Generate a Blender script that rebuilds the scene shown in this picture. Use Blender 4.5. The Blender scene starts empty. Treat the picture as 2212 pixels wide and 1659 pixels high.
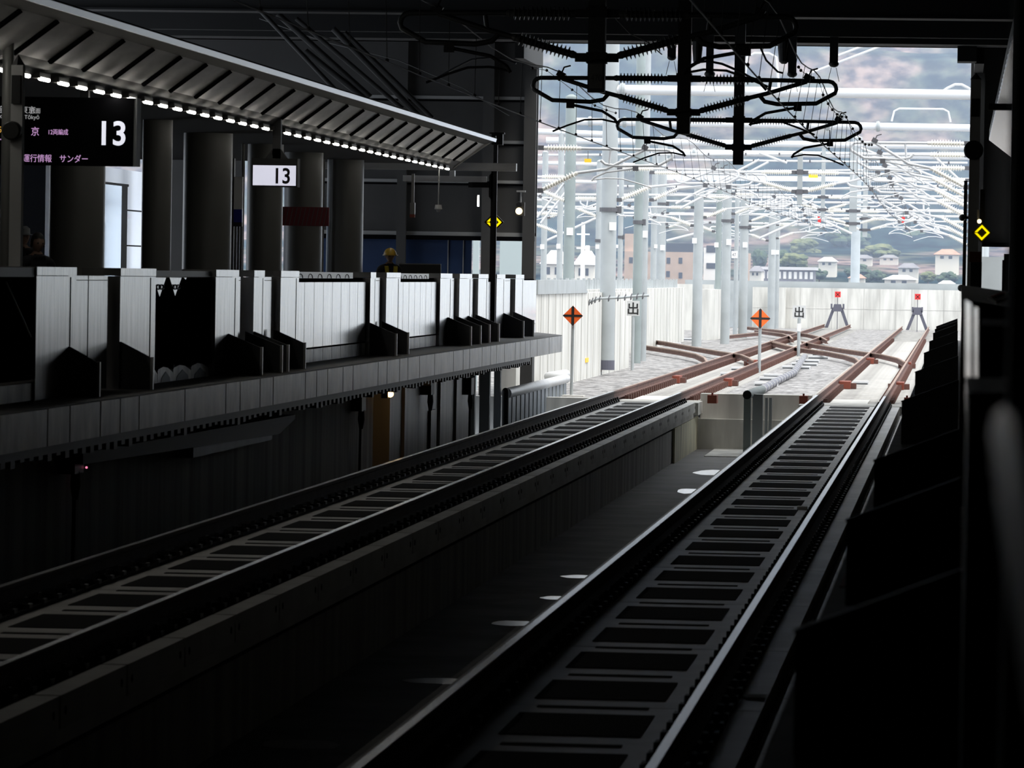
import bpy, math, random
from mathutils import Vector, Matrix, noise
random.seed(7)
R = math.radians
scene = bpy.context.scene
COL = scene.collection

# ------------------------------------------------------------------ camera
IW, IH, FPX = 2212, 1659, 10000.0
ROLL, VPX, VPY, EYE = 0.0165, 2067.0, 609.0, 2.55
_c, _s = math.cos(ROLL), math.sin(ROLL)
_x, _y = VPX - IW / 2, VPY - IH / 2
_xr, _yr = _x * _c + _y * _s, -_x * _s + _y * _c
PITCH = math.atan(-_yr / FPX)
YAW = math.atan(_xr / math.hypot(FPX, _yr))
FWD = Vector((-math.sin(YAW) * math.cos(PITCH), math.cos(YAW) * math.cos(PITCH), -math.sin(PITCH)))
RGT0 = Vector((math.cos(YAW), math.sin(YAW), 0))
UP0 = RGT0.cross(FWD)
CAMP = Vector((0, 0, EYE))
rgt = RGT0 * _c + UP0 * _s        # picture x axis in the world
dwn = RGT0 * _s - UP0 * _c        # picture y axis (down)
cam_d = bpy.data.cameras.new('camera')
cam = bpy.data.objects.new('camera', cam_d)
COL.objects.link(cam)
m = Matrix.Identity(4)
for i in range(3):
    m[i][0] = rgt[i]; m[i][1] = -dwn[i]; m[i][2] = -FWD[i]; m[i][3] = CAMP[i]
cam.matrix_world = m
cam_d.sensor_width = 36.0
cam_d.lens = 36.0 * FPX / IW
cam_d.clip_start, cam_d.clip_end = 0.2, 9000
cam_d.dof.use_dof = True
cam_d.dof.focus_distance = 110.0
cam_d.dof.aperture_fstop = 9.0
scene.camera = cam

# ------------------------------------------------------------------ world, sun, exposure
w = bpy.data.worlds.new('overcast_sky'); scene.world = w; w.use_nodes = True
nt = w.node_tree; nt.nodes.clear()
o_ = nt.nodes.new('ShaderNodeOutputWorld'); bg = nt.nodes.new('ShaderNodeBackground')
tc = nt.nodes.new('ShaderNodeTexCoord'); sp = nt.nodes.new('ShaderNodeSeparateXYZ'); rp = nt.nodes.new('ShaderNodeValToRGB')
rp.color_ramp.elements[0].position = 0.0; rp.color_ramp.elements[0].color = (0.80, 0.88, 1.0, 1)
rp.color_ramp.elements[1].position = 0.6; rp.color_ramp.elements[1].color = (0.92, 0.96, 1.0, 1)
nt.links.new(tc.outputs['Generated'], sp.inputs[0]); nt.links.new(sp.outputs['Z'], rp.inputs[0])
nt.links.new(rp.outputs[0], bg.inputs['Color']); nt.links.new(bg.outputs[0], o_.inputs[0])
bg.inputs['Strength'].default_value = 1.0
sd = bpy.data.lights.new('sun', 'SUN'); sd.energy = 1.6; sd.angle = R(25); sd.color = (1, 0.97, 0.92)
so = bpy.data.objects.new('sun', sd); COL.objects.link(so)
so.rotation_euler = Vector((-0.35, 0.25, -0.9)).to_track_quat('-Z', 'Y').to_euler()
scene.view_settings.view_transform = 'Standard'
scene.view_settings.look = 'None'
scene.view_settings.gamma = 1.0
scene.view_settings.use_curve_mapping = False
scene.view_settings.exposure = 1.05

# ------------------------------------------------------------------ picture geometry helpers
def ray(px, py):
    x, y = px - IW / 2, py - IH / 2
    return FWD * FPX + rgt * x + dwn * y
def atY(px, py, Y):
    d = ray(px, py); return CAMP + d * (Y / d.y)
def atX(px, py, X):
    d = ray(px, py); return CAMP + d * (X / d.x)
def atZ(px, py, z):
    d = ray(px, py); return CAMP + d * ((z - EYE) / d.z)
def pxs(Y): return Y / FPX          # metres per pixel at depth Y

# ------------------------------------------------------------------ materials
MT = {}
def mat(name, col, rough=0.6, metal=0.0, emit=None, es=1.0, var=0.0, vscale=4.0, bump=0.0, bscale=30.0,
        stretch=(1, 1, 1), col2=None, spec=0.5, detail=6.0):
    m = bpy.data.materials.new(name); m.use_nodes = True
    nt = m.node_tree; b = nt.nodes['Principled BSDF']
    b.inputs['Base Color'].default_value = (*col, 1)
    b.inputs['Roughness'].default_value = rough
    b.inputs['Metallic'].default_value = metal
    b.inputs['Specular IOR Level'].default_value = spec
    if emit is not None:
        b.inputs['Emission Color'].default_value = (*emit, 1); b.inputs['Emission Strength'].default_value = es
    if var > 0 or col2 is not None or bump > 0:
        tc = nt.nodes.new('ShaderNodeTexCoord'); mp = nt.nodes.new('ShaderNodeMapping')
        mp.inputs['Scale'].default_value = stretch
        nt.links.new(tc.outputs['Object'], mp.inputs['Vector'])
        if var > 0 or col2 is not None:
            n = nt.nodes.new('ShaderNodeTexNoise'); n.inputs['Scale'].default_value = vscale; n.inputs['Detail'].default_value = detail
            nt.links.new(mp.outputs[0], n.inputs['Vector'])
            r = nt.nodes.new('ShaderNodeValToRGB')
            c2 = col2 if col2 is not None else tuple(max(0, c * (1 - var)) for c in col)
            c1 = col if col2 is not None else tuple(min(1, c * (1 + var * 0.6)) for c in col)
            r.color_ramp.elements[0].position = 0.35; r.color_ramp.elements[0].color = (*c2, 1)
            r.color_ramp.elements[1].position = 0.65; r.color_ramp.elements[1].color = (*c1, 1)
            nt.links.new(n.outputs['Fac'], r.inputs['Fac']); nt.links.new(r.outputs[0], b.inputs['Base Color'])
        if bump > 0:
            n2 = nt.nodes.new('ShaderNodeTexNoise'); n2.inputs['Scale'].default_value = bscale; n2.inputs['Detail'].default_value = 4
            nt.links.new(mp.outputs[0], n2.inputs['Vector'])
            bp = nt.nodes.new('ShaderNodeBump'); bp.inputs['Strength'].default_value = bump
            nt.links.new(n2.outputs['Fac'], bp.inputs['Height']); nt.links.new(bp.outputs[0], b.inputs['Normal'])
    MT[name] = m
    return m

mat('concrete', (0.50, 0.49, 0.46), 0.5, var=0.25, vscale=0.8, stretch=(1, 1, 0.25), bump=0.1)
mat('concrete_yard', (0.62, 0.61, 0.57), 0.9, var=0.22, vscale=1.1, stretch=(2.5, 2.5, 0.35), bump=0.1)
mat('concrete_daylit', (0.60, 0.57, 0.42), 0.9, var=0.35, vscale=1.5, stretch=(3, 3, 0.4))
mat('concrete_slab', (0.46, 0.44, 0.41), 0.42, var=0.2, vscale=1.5, bump=0.05)
mat('concrete_wall_lit', (0.50, 0.48, 0.45), 0.42, var=0.35, vscale=1.2, stretch=(2, 2, 0.15))  # lighter, glossier copy of concrete_wall for the stretch lit from outdoors
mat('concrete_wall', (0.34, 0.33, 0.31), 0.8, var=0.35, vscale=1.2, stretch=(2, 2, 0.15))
mat('platform_top', (0.16, 0.15, 0.15), 0.6, var=0.25, vscale=3)
mat('fascia', (0.78, 0.76, 0.72), 0.34, var=0.4, vscale=1.6, stretch=(1, 1.6, 0.8), bump=0.08)
mat('roof_dark', (0.018, 0.018, 0.018), 0.8)
mat('clad', (0.05, 0.049, 0.047), 0.7, var=0.12, vscale=1)
mat('clad_line', (0.30, 0.30, 0.29), 0.6)
mat('black_steel', (0.02, 0.02, 0.022), 0.5)
mat('mast_grey', (0.07, 0.075, 0.08), 0.45, metal=0.3)
mat('column', (0.19, 0.19, 0.18), 0.38, var=0.1, vscale=1)
mat('steel', (0.56, 0.555, 0.55), 0.22, metal=1.0, var=0.28, vscale=4, stretch=(1, 5, 0.25))
mat('steel_dark', (0.10, 0.105, 0.11), 0.45, metal=0.3)
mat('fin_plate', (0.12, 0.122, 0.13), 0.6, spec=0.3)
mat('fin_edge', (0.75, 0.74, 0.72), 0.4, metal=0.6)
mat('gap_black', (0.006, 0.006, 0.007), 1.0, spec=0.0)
mat('rubber_and_opening', (0.012, 0.011, 0.010), 0.9, spec=0.2)
mat('rail_side', (0.055, 0.032, 0.026), 0.8, var=0.3, vscale=3)
mat('rail_head', (0.62, 0.63, 0.65), 0.22, metal=1.0)
mat('rust', (0.11, 0.048, 0.036), 0.8, var=0.3, vscale=2)
mat('rust_head', (0.24, 0.155, 0.115), 0.55, var=0.2, vscale=2)
mat('red_oxide', (0.22, 0.05, 0.028), 0.7)
mat('fastener', (0.035, 0.035, 0.035), 0.5, metal=0.5)
mat('pole_grey', (0.36, 0.385, 0.39), 0.55, var=0.1, vscale=1.2)
mat('pole_dark', (0.25, 0.29, 0.285), 0.6, var=0.1, vscale=1.2)
mat('white_pipe', (0.62, 0.63, 0.64), 0.45)
mat('porcelain', (0.82, 0.80, 0.74), 0.35)
mat('porcelain_grey', (0.12, 0.125, 0.125), 0.25)
mat('clamp', (0.10, 0.10, 0.11), 0.6)
mat('wire', (0.05, 0.05, 0.055), 0.5)
mat('white', (0.82, 0.82, 0.82), 0.6)
mat('black', (0.01, 0.01, 0.01), 0.6)
mat('orange', (1.0, 0.15, 0.02), 0.55)
mat('red', (0.80, 0.03, 0.03), 0.55)
mat('yellow', (0.95, 0.55, 0.03), 0.55)
mat('sleeper', (0.42, 0.41, 0.39), 0.85, var=0.25, vscale=4)
mat('blue_panel', (0.012, 0.035, 0.10), 0.5, var=0.2, vscale=1)
mat('pale_glass', (0.62, 0.72, 0.74), 0.4)
mat('soffit', (0.88, 0.86, 0.84), 0.42, metal=0.3, var=0.12, vscale=1.5, stretch=(1, 1, 6))
mat('soffit_bright', (0.85, 0.84, 0.82), 0.25, metal=0.85)
mat('soffit_band', (0.12, 0.115, 0.11), 0.6)
mat('edge_steel', (0.66, 0.68, 0.72), 0.3, metal=1.0)
mat('red_led', (0.5, 0.05, 0.1), 0.5, emit=(1.0, 0.2, 0.35), es=0.8)
mat('led_white', (1, 1, 1), 0.5, emit=(1.0, 0.97, 0.88), es=9.0)
mat('led_yellow', (0.4, 0.25, 0), 0.5, emit=(1.0, 0.72, 0.0), es=0.6)
mat('lamp_orange', (0.6, 0.3, 0.05), 0.5, emit=(1.0, 0.58, 0.2), es=3.0)
mat('lamp_cream', (0.8, 0.7, 0.5), 0.5, emit=(1.0, 0.80, 0.45), es=1.6)
mat('sign_white', (0.8, 0.8, 0.85), 0.5, emit=(0.78, 0.78, 0.92), es=0.36)
mat('sign_text', (0.8, 0.8, 0.85), 0.5, emit=(0.86, 0.87, 0.98), es=0.40)
mat('text_grey', (0.6, 0.6, 0.6), 0.5, emit=(0.8, 0.8, 0.82), es=0.17)
mat('text_pink', (0.6, 0.3, 0.6), 0.5, emit=(0.80, 0.46, 0.85), es=0.30)
mat('text_orange', (0.6, 0.4, 0.1), 0.5, emit=(0.95, 0.50, 0.10), es=0.28)
mat('red_stripe', (0.20, 0.03, 0.04), 0.6)
mat('train_silver', (0.52, 0.56, 0.66), 0.16, metal=0.9, var=0.1, vscale=0.7)
mat('train_glass', (0.46, 0.58, 0.74), 0.10, metal=0.9)
mat('train_blue', (0.02, 0.03, 0.30), 0.4)
mat('skin', (0.30, 0.19, 0.14), 0.6)
mat('hair', (0.01, 0.009, 0.008), 0.6)
mat('dark_cloth', (0.015, 0.015, 0.018), 0.9)
mat('grey_cloth', (0.05, 0.05, 0.055), 0.9)
mat('vest', (0.45, 0.36, 0.03), 0.7)
mat('helmet', (0.62, 0.40, 0.06), 0.35)
mat('barrier_grey', (0.36, 0.385, 0.39), 0.6, var=0.1, vscale=1)
mat('fence_slate', (0.22, 0.25, 0.28), 0.5, metal=0.2, var=0.15, vscale=2)
mat('box_grey', (0.55, 0.55, 0.54), 0.7)
mat('buffer_steel', (0.10, 0.10, 0.13), 0.5)
mat('roof_tile', (0.20, 0.20, 0.23), 0.7, var=0.2, vscale=1)
mat('roof_red', (0.42, 0.24, 0.18), 0.7, var=0.2, vscale=1)
mat('roof_pale', (0.62, 0.62, 0.66), 0.6)
mat('house_wall', (0.72, 0.69, 0.64), 0.8)
mat('brick_tan', (0.46, 0.35, 0.29), 0.8, var=0.08, vscale=0.6)
mat('glass_dark', (0.06, 0.07, 0.09), 0.2)
mat('tree', (0.08, 0.12, 0.07), 0.9, col2=(0.03, 0.055, 0.045), vscale=0.6)
mat('tree_pale', (0.17, 0.19, 0.09), 0.9, col2=(0.07, 0.10, 0.05), vscale=0.6)
mat('trunk', (0.12, 0.09, 0.07), 0.9)
mat('polished', (0.80, 0.77, 0.74), 0.14, metal=1.0)
mat('handrail', (0.60, 0.58, 0.55), 0.35, metal=0.7)

def special_materials():
    # ballast: stones by voronoi
    m = bpy.data.materials.new('ballast'); m.use_nodes = True; nt = m.node_tree; b = nt.nodes['Principled BSDF']
    tc = nt.nodes.new('ShaderNodeTexCoord'); v = nt.nodes.new('ShaderNodeTexVoronoi'); v.inputs['Scale'].default_value = 6.0
    nt.links.new(tc.outputs['Object'], v.inputs['Vector'])
    r = nt.nodes.new('ShaderNodeValToRGB'); r.color_ramp.elements[0].color = (0.06, 0.058, 0.058, 1); r.color_ramp.elements[1].color = (0.40, 0.39, 0.385, 1)
    s = nt.nodes.new('ShaderNodeSeparateColor'); nt.links.new(v.outputs['Color'], s.inputs[0])
    nt.links.new(s.outputs[0], r.inputs['Fac']); nt.links.new(r.outputs[0], b.inputs['Base Color'])
    bp = nt.nodes.new('ShaderNodeBump'); bp.inputs['Strength'].default_value = 0.8; bp.inputs['Distance'].default_value = 0.05
    nt.links.new(v.outputs['Distance'], bp.inputs['Height']); nt.links.new(bp.outputs[0], b.inputs['Normal'])
    b.inputs['Roughness'].default_value = 0.9; MT['ballast'] = m
    # forest on the hillside
    m = bpy.data.materials.new('forest'); m.use_nodes = True; nt = m.node_tree; b = nt.nodes['Principled BSDF']
    tc = nt.nodes.new('ShaderNodeTexCoord')
    n1 = nt.nodes.new('ShaderNodeTexNoise'); n1.inputs['Scale'].default_value = 0.022; n1.inputs['Detail'].default_value = 8
    n2 = nt.nodes.new('ShaderNodeTexNoise'); n2.inputs['Scale'].default_value = 0.16; n2.inputs['Detail'].default_value = 6
    mp = nt.nodes.new('ShaderNodeMapping'); mp.inputs['Scale'].default_value = (1, 0.3, 1); nt.links.new(tc.outputs['Object'], mp.inputs['Vector'])
    nt.links.new(mp.outputs[0], n1.inputs['Vector']); nt.links.new(mp.outputs[0], n2.inputs['Vector'])
    r1 = nt.nodes.new('ShaderNodeValToRGB')
    r1.color_ramp.elements[0].position = 0.42; r1.color_ramp.elements[0].color = (0.02, 0.045, 0.05, 1)
    r1.color_ramp.elements[1].position = 0.58; r1.color_ramp.elements[1].color = (0.26, 0.20, 0.19, 1)
    e = r1.color_ramp.elements.new(0.5); e.color = (0.10, 0.115, 0.09, 1)
    mx = nt.nodes.new('ShaderNodeMix'); mx.data_type = 'RGBA'; mx.blend_type = 'MULTIPLY'; mx.inputs[0].default_value = 1.0
    r2 = nt.nodes.new('ShaderNodeValToRGB'); r2.color_ramp.elements[0].position = 0.38; r2.color_ramp.elements[0].color = (0.2, 0.22, 0.26, 1)
    r2.color_ramp.elements[1].position = 0.62; r2.color_ramp.elements[1].color = (1, 1, 1, 1)
    nt.links.new(n1.outputs['Fac'], r1.inputs[0]); nt.links.new(n2.outputs['Fac'], r2.inputs[0])
    nt.links.new(r1.outputs[0], mx.inputs[6]); nt.links.new(r2.outputs[0], mx.inputs[7]); nt.links.new(mx.outputs[2], b.inputs['Base Color'])
    b.inputs['Roughness'].default_value = 1.0; b.inputs['Specular IOR Level'].default_value = 0.0; MT['forest'] = m
    # haze
    m = bpy.data.materials.new('haze'); m.use_nodes = True; nt = m.node_tree; nt.nodes.clear()
    o = nt.nodes.new('ShaderNodeOutputMaterial'); vs = nt.nodes.new('ShaderNodeVolumeScatter')
    vs.inputs['Color'].default_value = (0.55, 0.69, 1.0, 1); vs.inputs['Density'].default_value = 0.00042; vs.inputs['Anisotropy'].default_value = 0.0
    nt.links.new(vs.outputs[0], o.inputs['Volume']); MT['haze'] = m
    # wet dark channel floor
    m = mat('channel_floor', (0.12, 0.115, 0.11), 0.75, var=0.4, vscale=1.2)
special_materials()

# ------------------------------------------------------------------ mesh builder
class MB:
    def __init__(s): s.v = []; s.f = []; s.m = []; s.sm = []; s.mats = []
    def mi(s, n):
        if n not in s.mats: s.mats.append(n)
        return s.mats.index(n)
    def add(s, vs, fs, m, smooth=False):
        k = len(s.v); s.v += [tuple(p) for p in vs]; i = s.mi(m)
        for f in fs: s.f.append([a + k for a in f]); s.m.append(i); s.sm.append(smooth)
        return s
    def box(s, x0, x1, y0, y1, z0, z1, m):
        vs = [(x, y, z) for z in (z0, z1) for y in (y0, y1) for x in (x0, x1)]
        return s.add(vs, [(0, 2, 3, 1), (4, 5, 7, 6), (0, 1, 5, 4), (2, 6, 7, 3), (0, 4, 6, 2), (1, 3, 7, 5)], m)
    def cbox(s, c, sz, m, rot=None):
        h = [a / 2 for a in sz]; M = rot or Matrix.Identity(3)
        vs = [Vector(c) + M @ Vector((x * h[0], y * h[1], z * h[2])) for z in (-1, 1) for y in (-1, 1) for x in (-1, 1)]
        return s.add(vs, [(0, 2, 3, 1), (4, 5, 7, 6), (0, 1, 5, 4), (2, 6, 7, 3), (0, 4, 6, 2), (1, 3, 7, 5)], m)
    def hexa(s, b, t, m):      # 4 bottom points, 4 top points (same winding, ccw from above)
        return s.add(list(b) + list(t), [(3, 2, 1, 0), (4, 5, 6, 7), (0, 1, 5, 4), (1, 2, 6, 5), (2, 3, 7, 6), (3, 0, 4, 7)], m)
    def prism_y(s, poly, y0, y1, m, m_side=None):   # poly in (x,z)
        n = len(poly)
        vs = [(x, y0, z) for x, z in poly] + [(x, y1, z) for x, z in poly]
        s.add(vs, [list(range(n)), list(range(2 * n - 1, n - 1, -1))], m)
        return s.add(vs, [(i, i + n, (i + 1) % n + n, (i + 1) % n) for i in range(n)], m_side or m)
    def prism_x(s, poly, x0, x1, m):   # poly in (y,z)
        n = len(poly)
        vs = [(x0, y, z) for y, z in poly] + [(x1, y, z) for y, z in poly]
        return s.add(vs, [list(range(n - 1, -1, -1)), list(range(n, 2 * n))] + [(i, (i + 1) % n, (i + 1) % n + n, i + n) for i in range(n)], m)
    def prism_z(s, poly, z0, z1, m):   # poly in (x,y)
        n = len(poly)
        vs = [(x, y, z0) for x, y in poly] + [(x, y, z1) for x, y in poly]
        return s.add(vs, [list(range(n - 1, -1, -1)), list(range(n, 2 * n))] + [(i, (i + 1) % n, (i + 1) % n + n, i + n) for i in range(n)], m)
    def tube(s, pts, r, m, seg=8, cap=True):
        pts = [Vector(p) for p in pts]; rs = r if isinstance(r, (list, tuple)) else [r] * len(pts)
        k = len(s.v); i = s.mi(m); n = len(pts); ref = None
        for a, p in enumerate(pts):
            t = (pts[min(a + 1, n - 1)] - pts[max(a - 1, 0)]).normalized()
            if ref is None:
                u = Vector((0, 0, 1)) if abs(t.z) < 0.9 else Vector((1, 0, 0))
            else: u = ref
            e1 = (u - t * u.dot(t)).normalized(); e2 = t.cross(e1); ref = e1
            for j in range(seg):
                an = 2 * math.pi * j / seg
                s.v.append(tuple(p + (e1 * math.cos(an) + e2 * math.sin(an)) * rs[a]))
        for a in range(n - 1):
            for j in range(seg):
                q = [k + a * seg + j, k + a * seg + (j + 1) % seg, k + (a + 1) * seg + (j + 1) % seg, k + (a + 1) * seg + j]
                s.f.append(q); s.m.append(i); s.sm.append(True)
        if cap:
            e0 = len(s.v); s.v += s.v[k:k + seg]; e1_ = len(s.v); s.v += s.v[k + (n - 1) * seg:k + n * seg]
            s.f.append([e0 + j for j in range(seg - 1, -1, -1)]); s.m.append(i); s.sm.append(False)
            s.f.append([e1_ + j for j in range(seg)]); s.m.append(i); s.sm.append(False)
        return s
    def lathe(s, p0, p1, prof, m, seg=12):  # prof = [(t, r)] along p0->p1
        p0, p1 = Vector(p0), Vector(p1)
        pts = [p0.lerp(p1, t) for t, _ in prof]
        d = (p1 - p0).normalized(); u = Vector((0, 0, 1)) if abs(d.z) < 0.9 else Vector((1, 0, 0))
        e1 = (u - d * u.dot(d)).normalized(); e2 = d.cross(e1)
        k = len(s.v); i = s.mi(m); n = len(pts)
        for p, (t, r) in zip(pts, prof):
            for j in range(seg):
                an = 2 * math.pi * j / seg; s.v.append(tuple(p + (e1 * math.cos(an) + e2 * math.sin(an)) * r))
        for a in range(n - 1):
            for j in range(seg):
                s.f.append([k + a * seg + j, k + a * seg + (j + 1) % seg, k + (a + 1) * seg + (j + 1) % seg, k + (a + 1) * seg + j]); s.m.append(i); s.sm.append(False)
        s.f.append([k + j for j in range(seg - 1, -1, -1)]); s.m.append(i); s.sm.append(False)
        s.f.append([k + (n - 1) * seg + j for j in range(seg)]); s.m.append(i); s.sm.append(False)
        return s
    def ball(s, c, r, m, seg=14, rings=9, sc=(1, 1, 1)):
        c = Vector(c); vs = []; fs = []
        for a in range(rings + 1):
            th = math.pi * a / rings
            for j in range(seg):
                ph = 2 * math.pi * j / seg
                vs.append(c + Vector((math.sin(th) * math.cos(ph) * r * sc[0], math.sin(th) * math.sin(ph) * r * sc[1], math.cos(th) * r * sc[2])))
        for a in range(rings):
            for j in range(seg):
                fs.append((a * seg + j, (a + 1) * seg + j, (a + 1) * seg + (j + 1) % seg, a * seg + (j + 1) % seg))
        return s.add(vs, fs, m, True)
    def build(s, name, parent=None, kind=None):
        off = Vector(parent.location) if parent is not None else Vector((0, 0, 0))
        p = parent
        while p is not None and p.parent is not None:
            p = p.parent; off += Vector(p.location)
        me = bpy.data.meshes.new(name)
        me.from_pydata([(x - off.x, y - off.y, z - off.z) for x, y, z in s.v], [], s.f)
        for n in s.mats: me.materials.append(MT[n])
        me.polygons.foreach_set('material_index', s.m); me.polygons.foreach_set('use_smooth', s.sm)
        me.update()
        o = bpy.data.objects.new(name, me); COL.objects.link(o)
        if parent is not None: o.parent = parent
        if kind: o['kind'] = kind
        return o

def struct(name, mb): return mb.build(name, None, 'structure')
def thing(name, label, cat, loc, group=None):
    o = bpy.data.objects.new(name, None); COL.objects.link(o); o.location = loc
    o.empty_display_size = 0.2
    o['label'] = label; o['category'] = cat
    if group: o['group'] = group
    return o
def solo(name, mb, label, cat, group=None, kind=None):     # a thing that is one mesh; origin at its own base
    xs, ys, zs = zip(*mb.v)
    c = Vector(((min(xs) + max(xs)) / 2, (min(ys) + max(ys)) / 2, min(zs)))
    mb.v = [(x - c.x, y - c.y, z - c.z) for x, y, z in mb.v]
    o = mb.build(name); o.location = c
    o['label'] = label; o['category'] = cat
    if group: o['group'] = group
    if kind: o['kind'] = kind
    return o
def copy_tree(o, loc, label=None, group=None):
    r = o.copy(); COL.objects.link(r); r.location = loc
    if label: r['label'] = label
    if group: r['group'] = group
    def rec(a, b):
        for ch in list(a.children):
            if ch.parent is not a: continue
            c = ch.copy(); COL.objects.link(c); c.parent = b; rec(ch, c)
    rec(o, r)
    return r
def text_mesh(name, s, x, y, z, h, m, parent, align='LEFT', ext=0.003, sx=1.0, rotz=0.0, bold=0.0):
    cu = bpy.data.curves.new(name, 'FONT'); cu.body = s; cu.size = h; cu.extrude = ext; cu.offset = bold; cu.align_x = align; cu.align_y = 'BOTTOM_BASELINE'
    t = bpy.data.objects.new(name, cu); COL.objects.link(t)
    dg = bpy.context.evaluated_depsgraph_get()
    me = bpy.data.meshes.new_from_object(t.evaluated_get(dg)); bpy.data.objects.remove(t)
    me.name = name
    M = Matrix.Translation((x, y, z)) @ Matrix.Rotation(rotz, 4, 'Z') @ Matrix.Rotation(math.pi / 2, 4, 'X') @ Matrix.Diagonal((sx, 1, 1, 1))
    o3 = Vector((0, 0, 0)); pp = parent
    while pp is not None: o3 += Vector(pp.location); pp = pp.parent
    off = Matrix.Translation(-o3)
    me.transform(off @ M); me.materials.clear(); me.materials.append(MT[m])
    o = bpy.data.objects.new(name, me); COL.objects.link(o); o.parent = parent
    return o

# ================================================================== SETTING
PZ = 1.25                       # platform level, rail tops at 0
YE = 106.0                      # end wall of the hall
YB = 102.5                      # end of the slab track
# floor of the viaduct
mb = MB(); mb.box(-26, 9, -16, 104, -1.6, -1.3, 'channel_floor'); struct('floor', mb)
# beds that carry the slab track
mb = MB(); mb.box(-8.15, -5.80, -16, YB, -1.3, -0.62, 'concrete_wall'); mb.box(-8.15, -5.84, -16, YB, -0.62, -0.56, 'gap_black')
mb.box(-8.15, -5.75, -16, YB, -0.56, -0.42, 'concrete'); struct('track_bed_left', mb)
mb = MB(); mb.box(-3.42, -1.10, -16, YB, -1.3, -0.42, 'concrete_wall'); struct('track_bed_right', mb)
# roof and enclosing walls
YL = 101.3                      # the roof over the tracks stops here, the side bays run on to YE
mb = MB(); mb.box(-26, 9, -16, YL, 9.6, 10.0, 'roof_dark'); mb.box(-26, -9.55, YL, YE, 9.6, 10.0, 'roof_dark'); mb.box(0.30, 9, YL, YE, 9.6, 10.0, 'roof_dark')
mb.box(-9.75, -9.55, YL, YE, 7.3, 9.6, 'roof_dark'); mb.box(0.30, 0.5, YL, YE, 7.3, 9.6, 'roof_dark'); struct('ceiling', mb)  # upright partitions added to keep sky light off the side bays
mb = MB(); mb.box(-26.3, -26, -16, 84, -1.6, 10, 'clad'); struct('wall_left', mb)
mb = MB(); mb.box(9, 9.3, -16, YE, -1.6, 10, 'clad'); struct('wall_right', mb)
mb = MB(); mb.box(-26.3, 9.3, -16.3, -16, -1.6, 10, 'clad'); struct('wall_back', mb)
# cross beams under the roof
for i, (Y, z) in enumerate(((58.9, 8.2), (77.1, 8.1), (96.2, 8.0))):
    mb = MB(); mb.box(-26, 9, Y - 0.25, Y + 0.25, z, 9.6, 'roof_dark'); mb.box(-26, 9, Y - 0.4, Y + 0.4, z - 0.04, z, 'roof_dark'); struct('trim_%d' % (i + 1), mb)
# end wall: cladding left of the portal, lintel over it, cladding right of it
pl = atY(1159, 300, YE).x; pr_ = atY(2095, 300, YE).x
ztop = atY(1600, 97, YE).z
zl = atY(1600, 97, YL).z
zlow = 3.44
mb = MB()
mb.box(-14.7, pl, YE, YE + 0.25, zlow, 10, 'clad')
for y in (211, 306, 392):
    z = atY(1000, y, YE).z
    mb.box(-14.7, pl - 0.25, YE - 0.03, YE, z - 0.035, z + 0.035, 'clad_line'); mb.box(-14.7, pl - 0.25, YE - 0.02, YE, z - 0.09, z - 0.05, 'gap_black')
mb.box(-14.7, pl, YE - 0.06, YE, zlow - 0.02, zlow + 0.07, 'clad_line')
mb.box(-14.7, pl, YE - 0.10, YE, zlow - 0.12, zlow - 0.02, 'gap_black')
mb.box(-26, -14.7, YE, YE + 0.25, 5.2, 10, 'clad'); mb.box(-18.2, -16.5, YE, YE + 0.25, -1.3, 5.2, 'clad')  # gap beside this pier left open to bring daylight onto the train
struct('wall_end_left', mb)
mb = MB(); mb.box(pl - 0.28, pl, YE - 0.15, YE + 0.4, -1.3, ztop, 'clad'); struct('trim_4', mb)
for i, (xa, xb) in enumerate(((1043, 1066), (860, 880))):
    a, b = atY(xa, 400, YE).x, atY(xb, 400, YE).x
    mb = MB(); mb.box(a, b, YE - 0.22, YE - 0.06, -1.3, 8.0, 'clad'); struct('trim_%d' % (5 + i), mb)
mb = MB()
mb.box(-26.0, 9, YL - 1.2, YL + 0.3, zl, zl + 0.35, 'roof_dark'); mb.box(-26.0, 9, YL - 1.6, YL - 1.2, zl + 0.12, 9.6, 'roof_dark')
mb.box(-26.0, 9, YL - 0.1, YL + 0.3, zl, 9.6, 'roof_dark')
mb.box(-9.3, 0.2, YL - 1.64, YL - 1.6, zl + 0.50, zl + 0.535, 'clad_line')
mb.box(-9.3, -5.0, YL - 1.24, YL - 1.2, zl + 0.29, zl + 0.325, 'clad_line')
struct('portal_lintel', mb)
q = atY(2068, 135, YL)
mb = MB(); mb.box(q.x, pr_ + 0.1, YL - 0.6, YL + 0.3, q.z, zl, 'roof_dark'); struct('trim_7', mb)
mb = MB(); mb.box(pr_, pr_ + 0.32, YE - 0.3, YE + 0.3, -1.3, ztop, 'clad'); struct('trim_8', mb)
mb = MB(); mb.box(pr_ + 0.3, 9, YE, YE + 0.25, 3.40, 10, 'clad'); mb.box(pr_ + 0.3, 9, YE - 0.08, YE, 3.36, 3.46, 'gap_black')  # opening below kept wide so the left doors reflect daylight
struct('wall_end_right', mb)
# glazed strip under the end wall
mb = MB(); xa = atY(1018, 540, YE).x
mb.box(-14.7, xa, YE + 0.10, YE + 0.16, PZ - 0.2, zlow - 0.1, 'blue_panel')
for x in (967, 1000): xx = atY(x, 540, YE).x; mb.box(xx - 0.01, xx + 0.01, YE + 0.07, YE + 0.10, PZ, zlow - 0.1, 'clad_line')
struct('window_1', mb)

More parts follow.
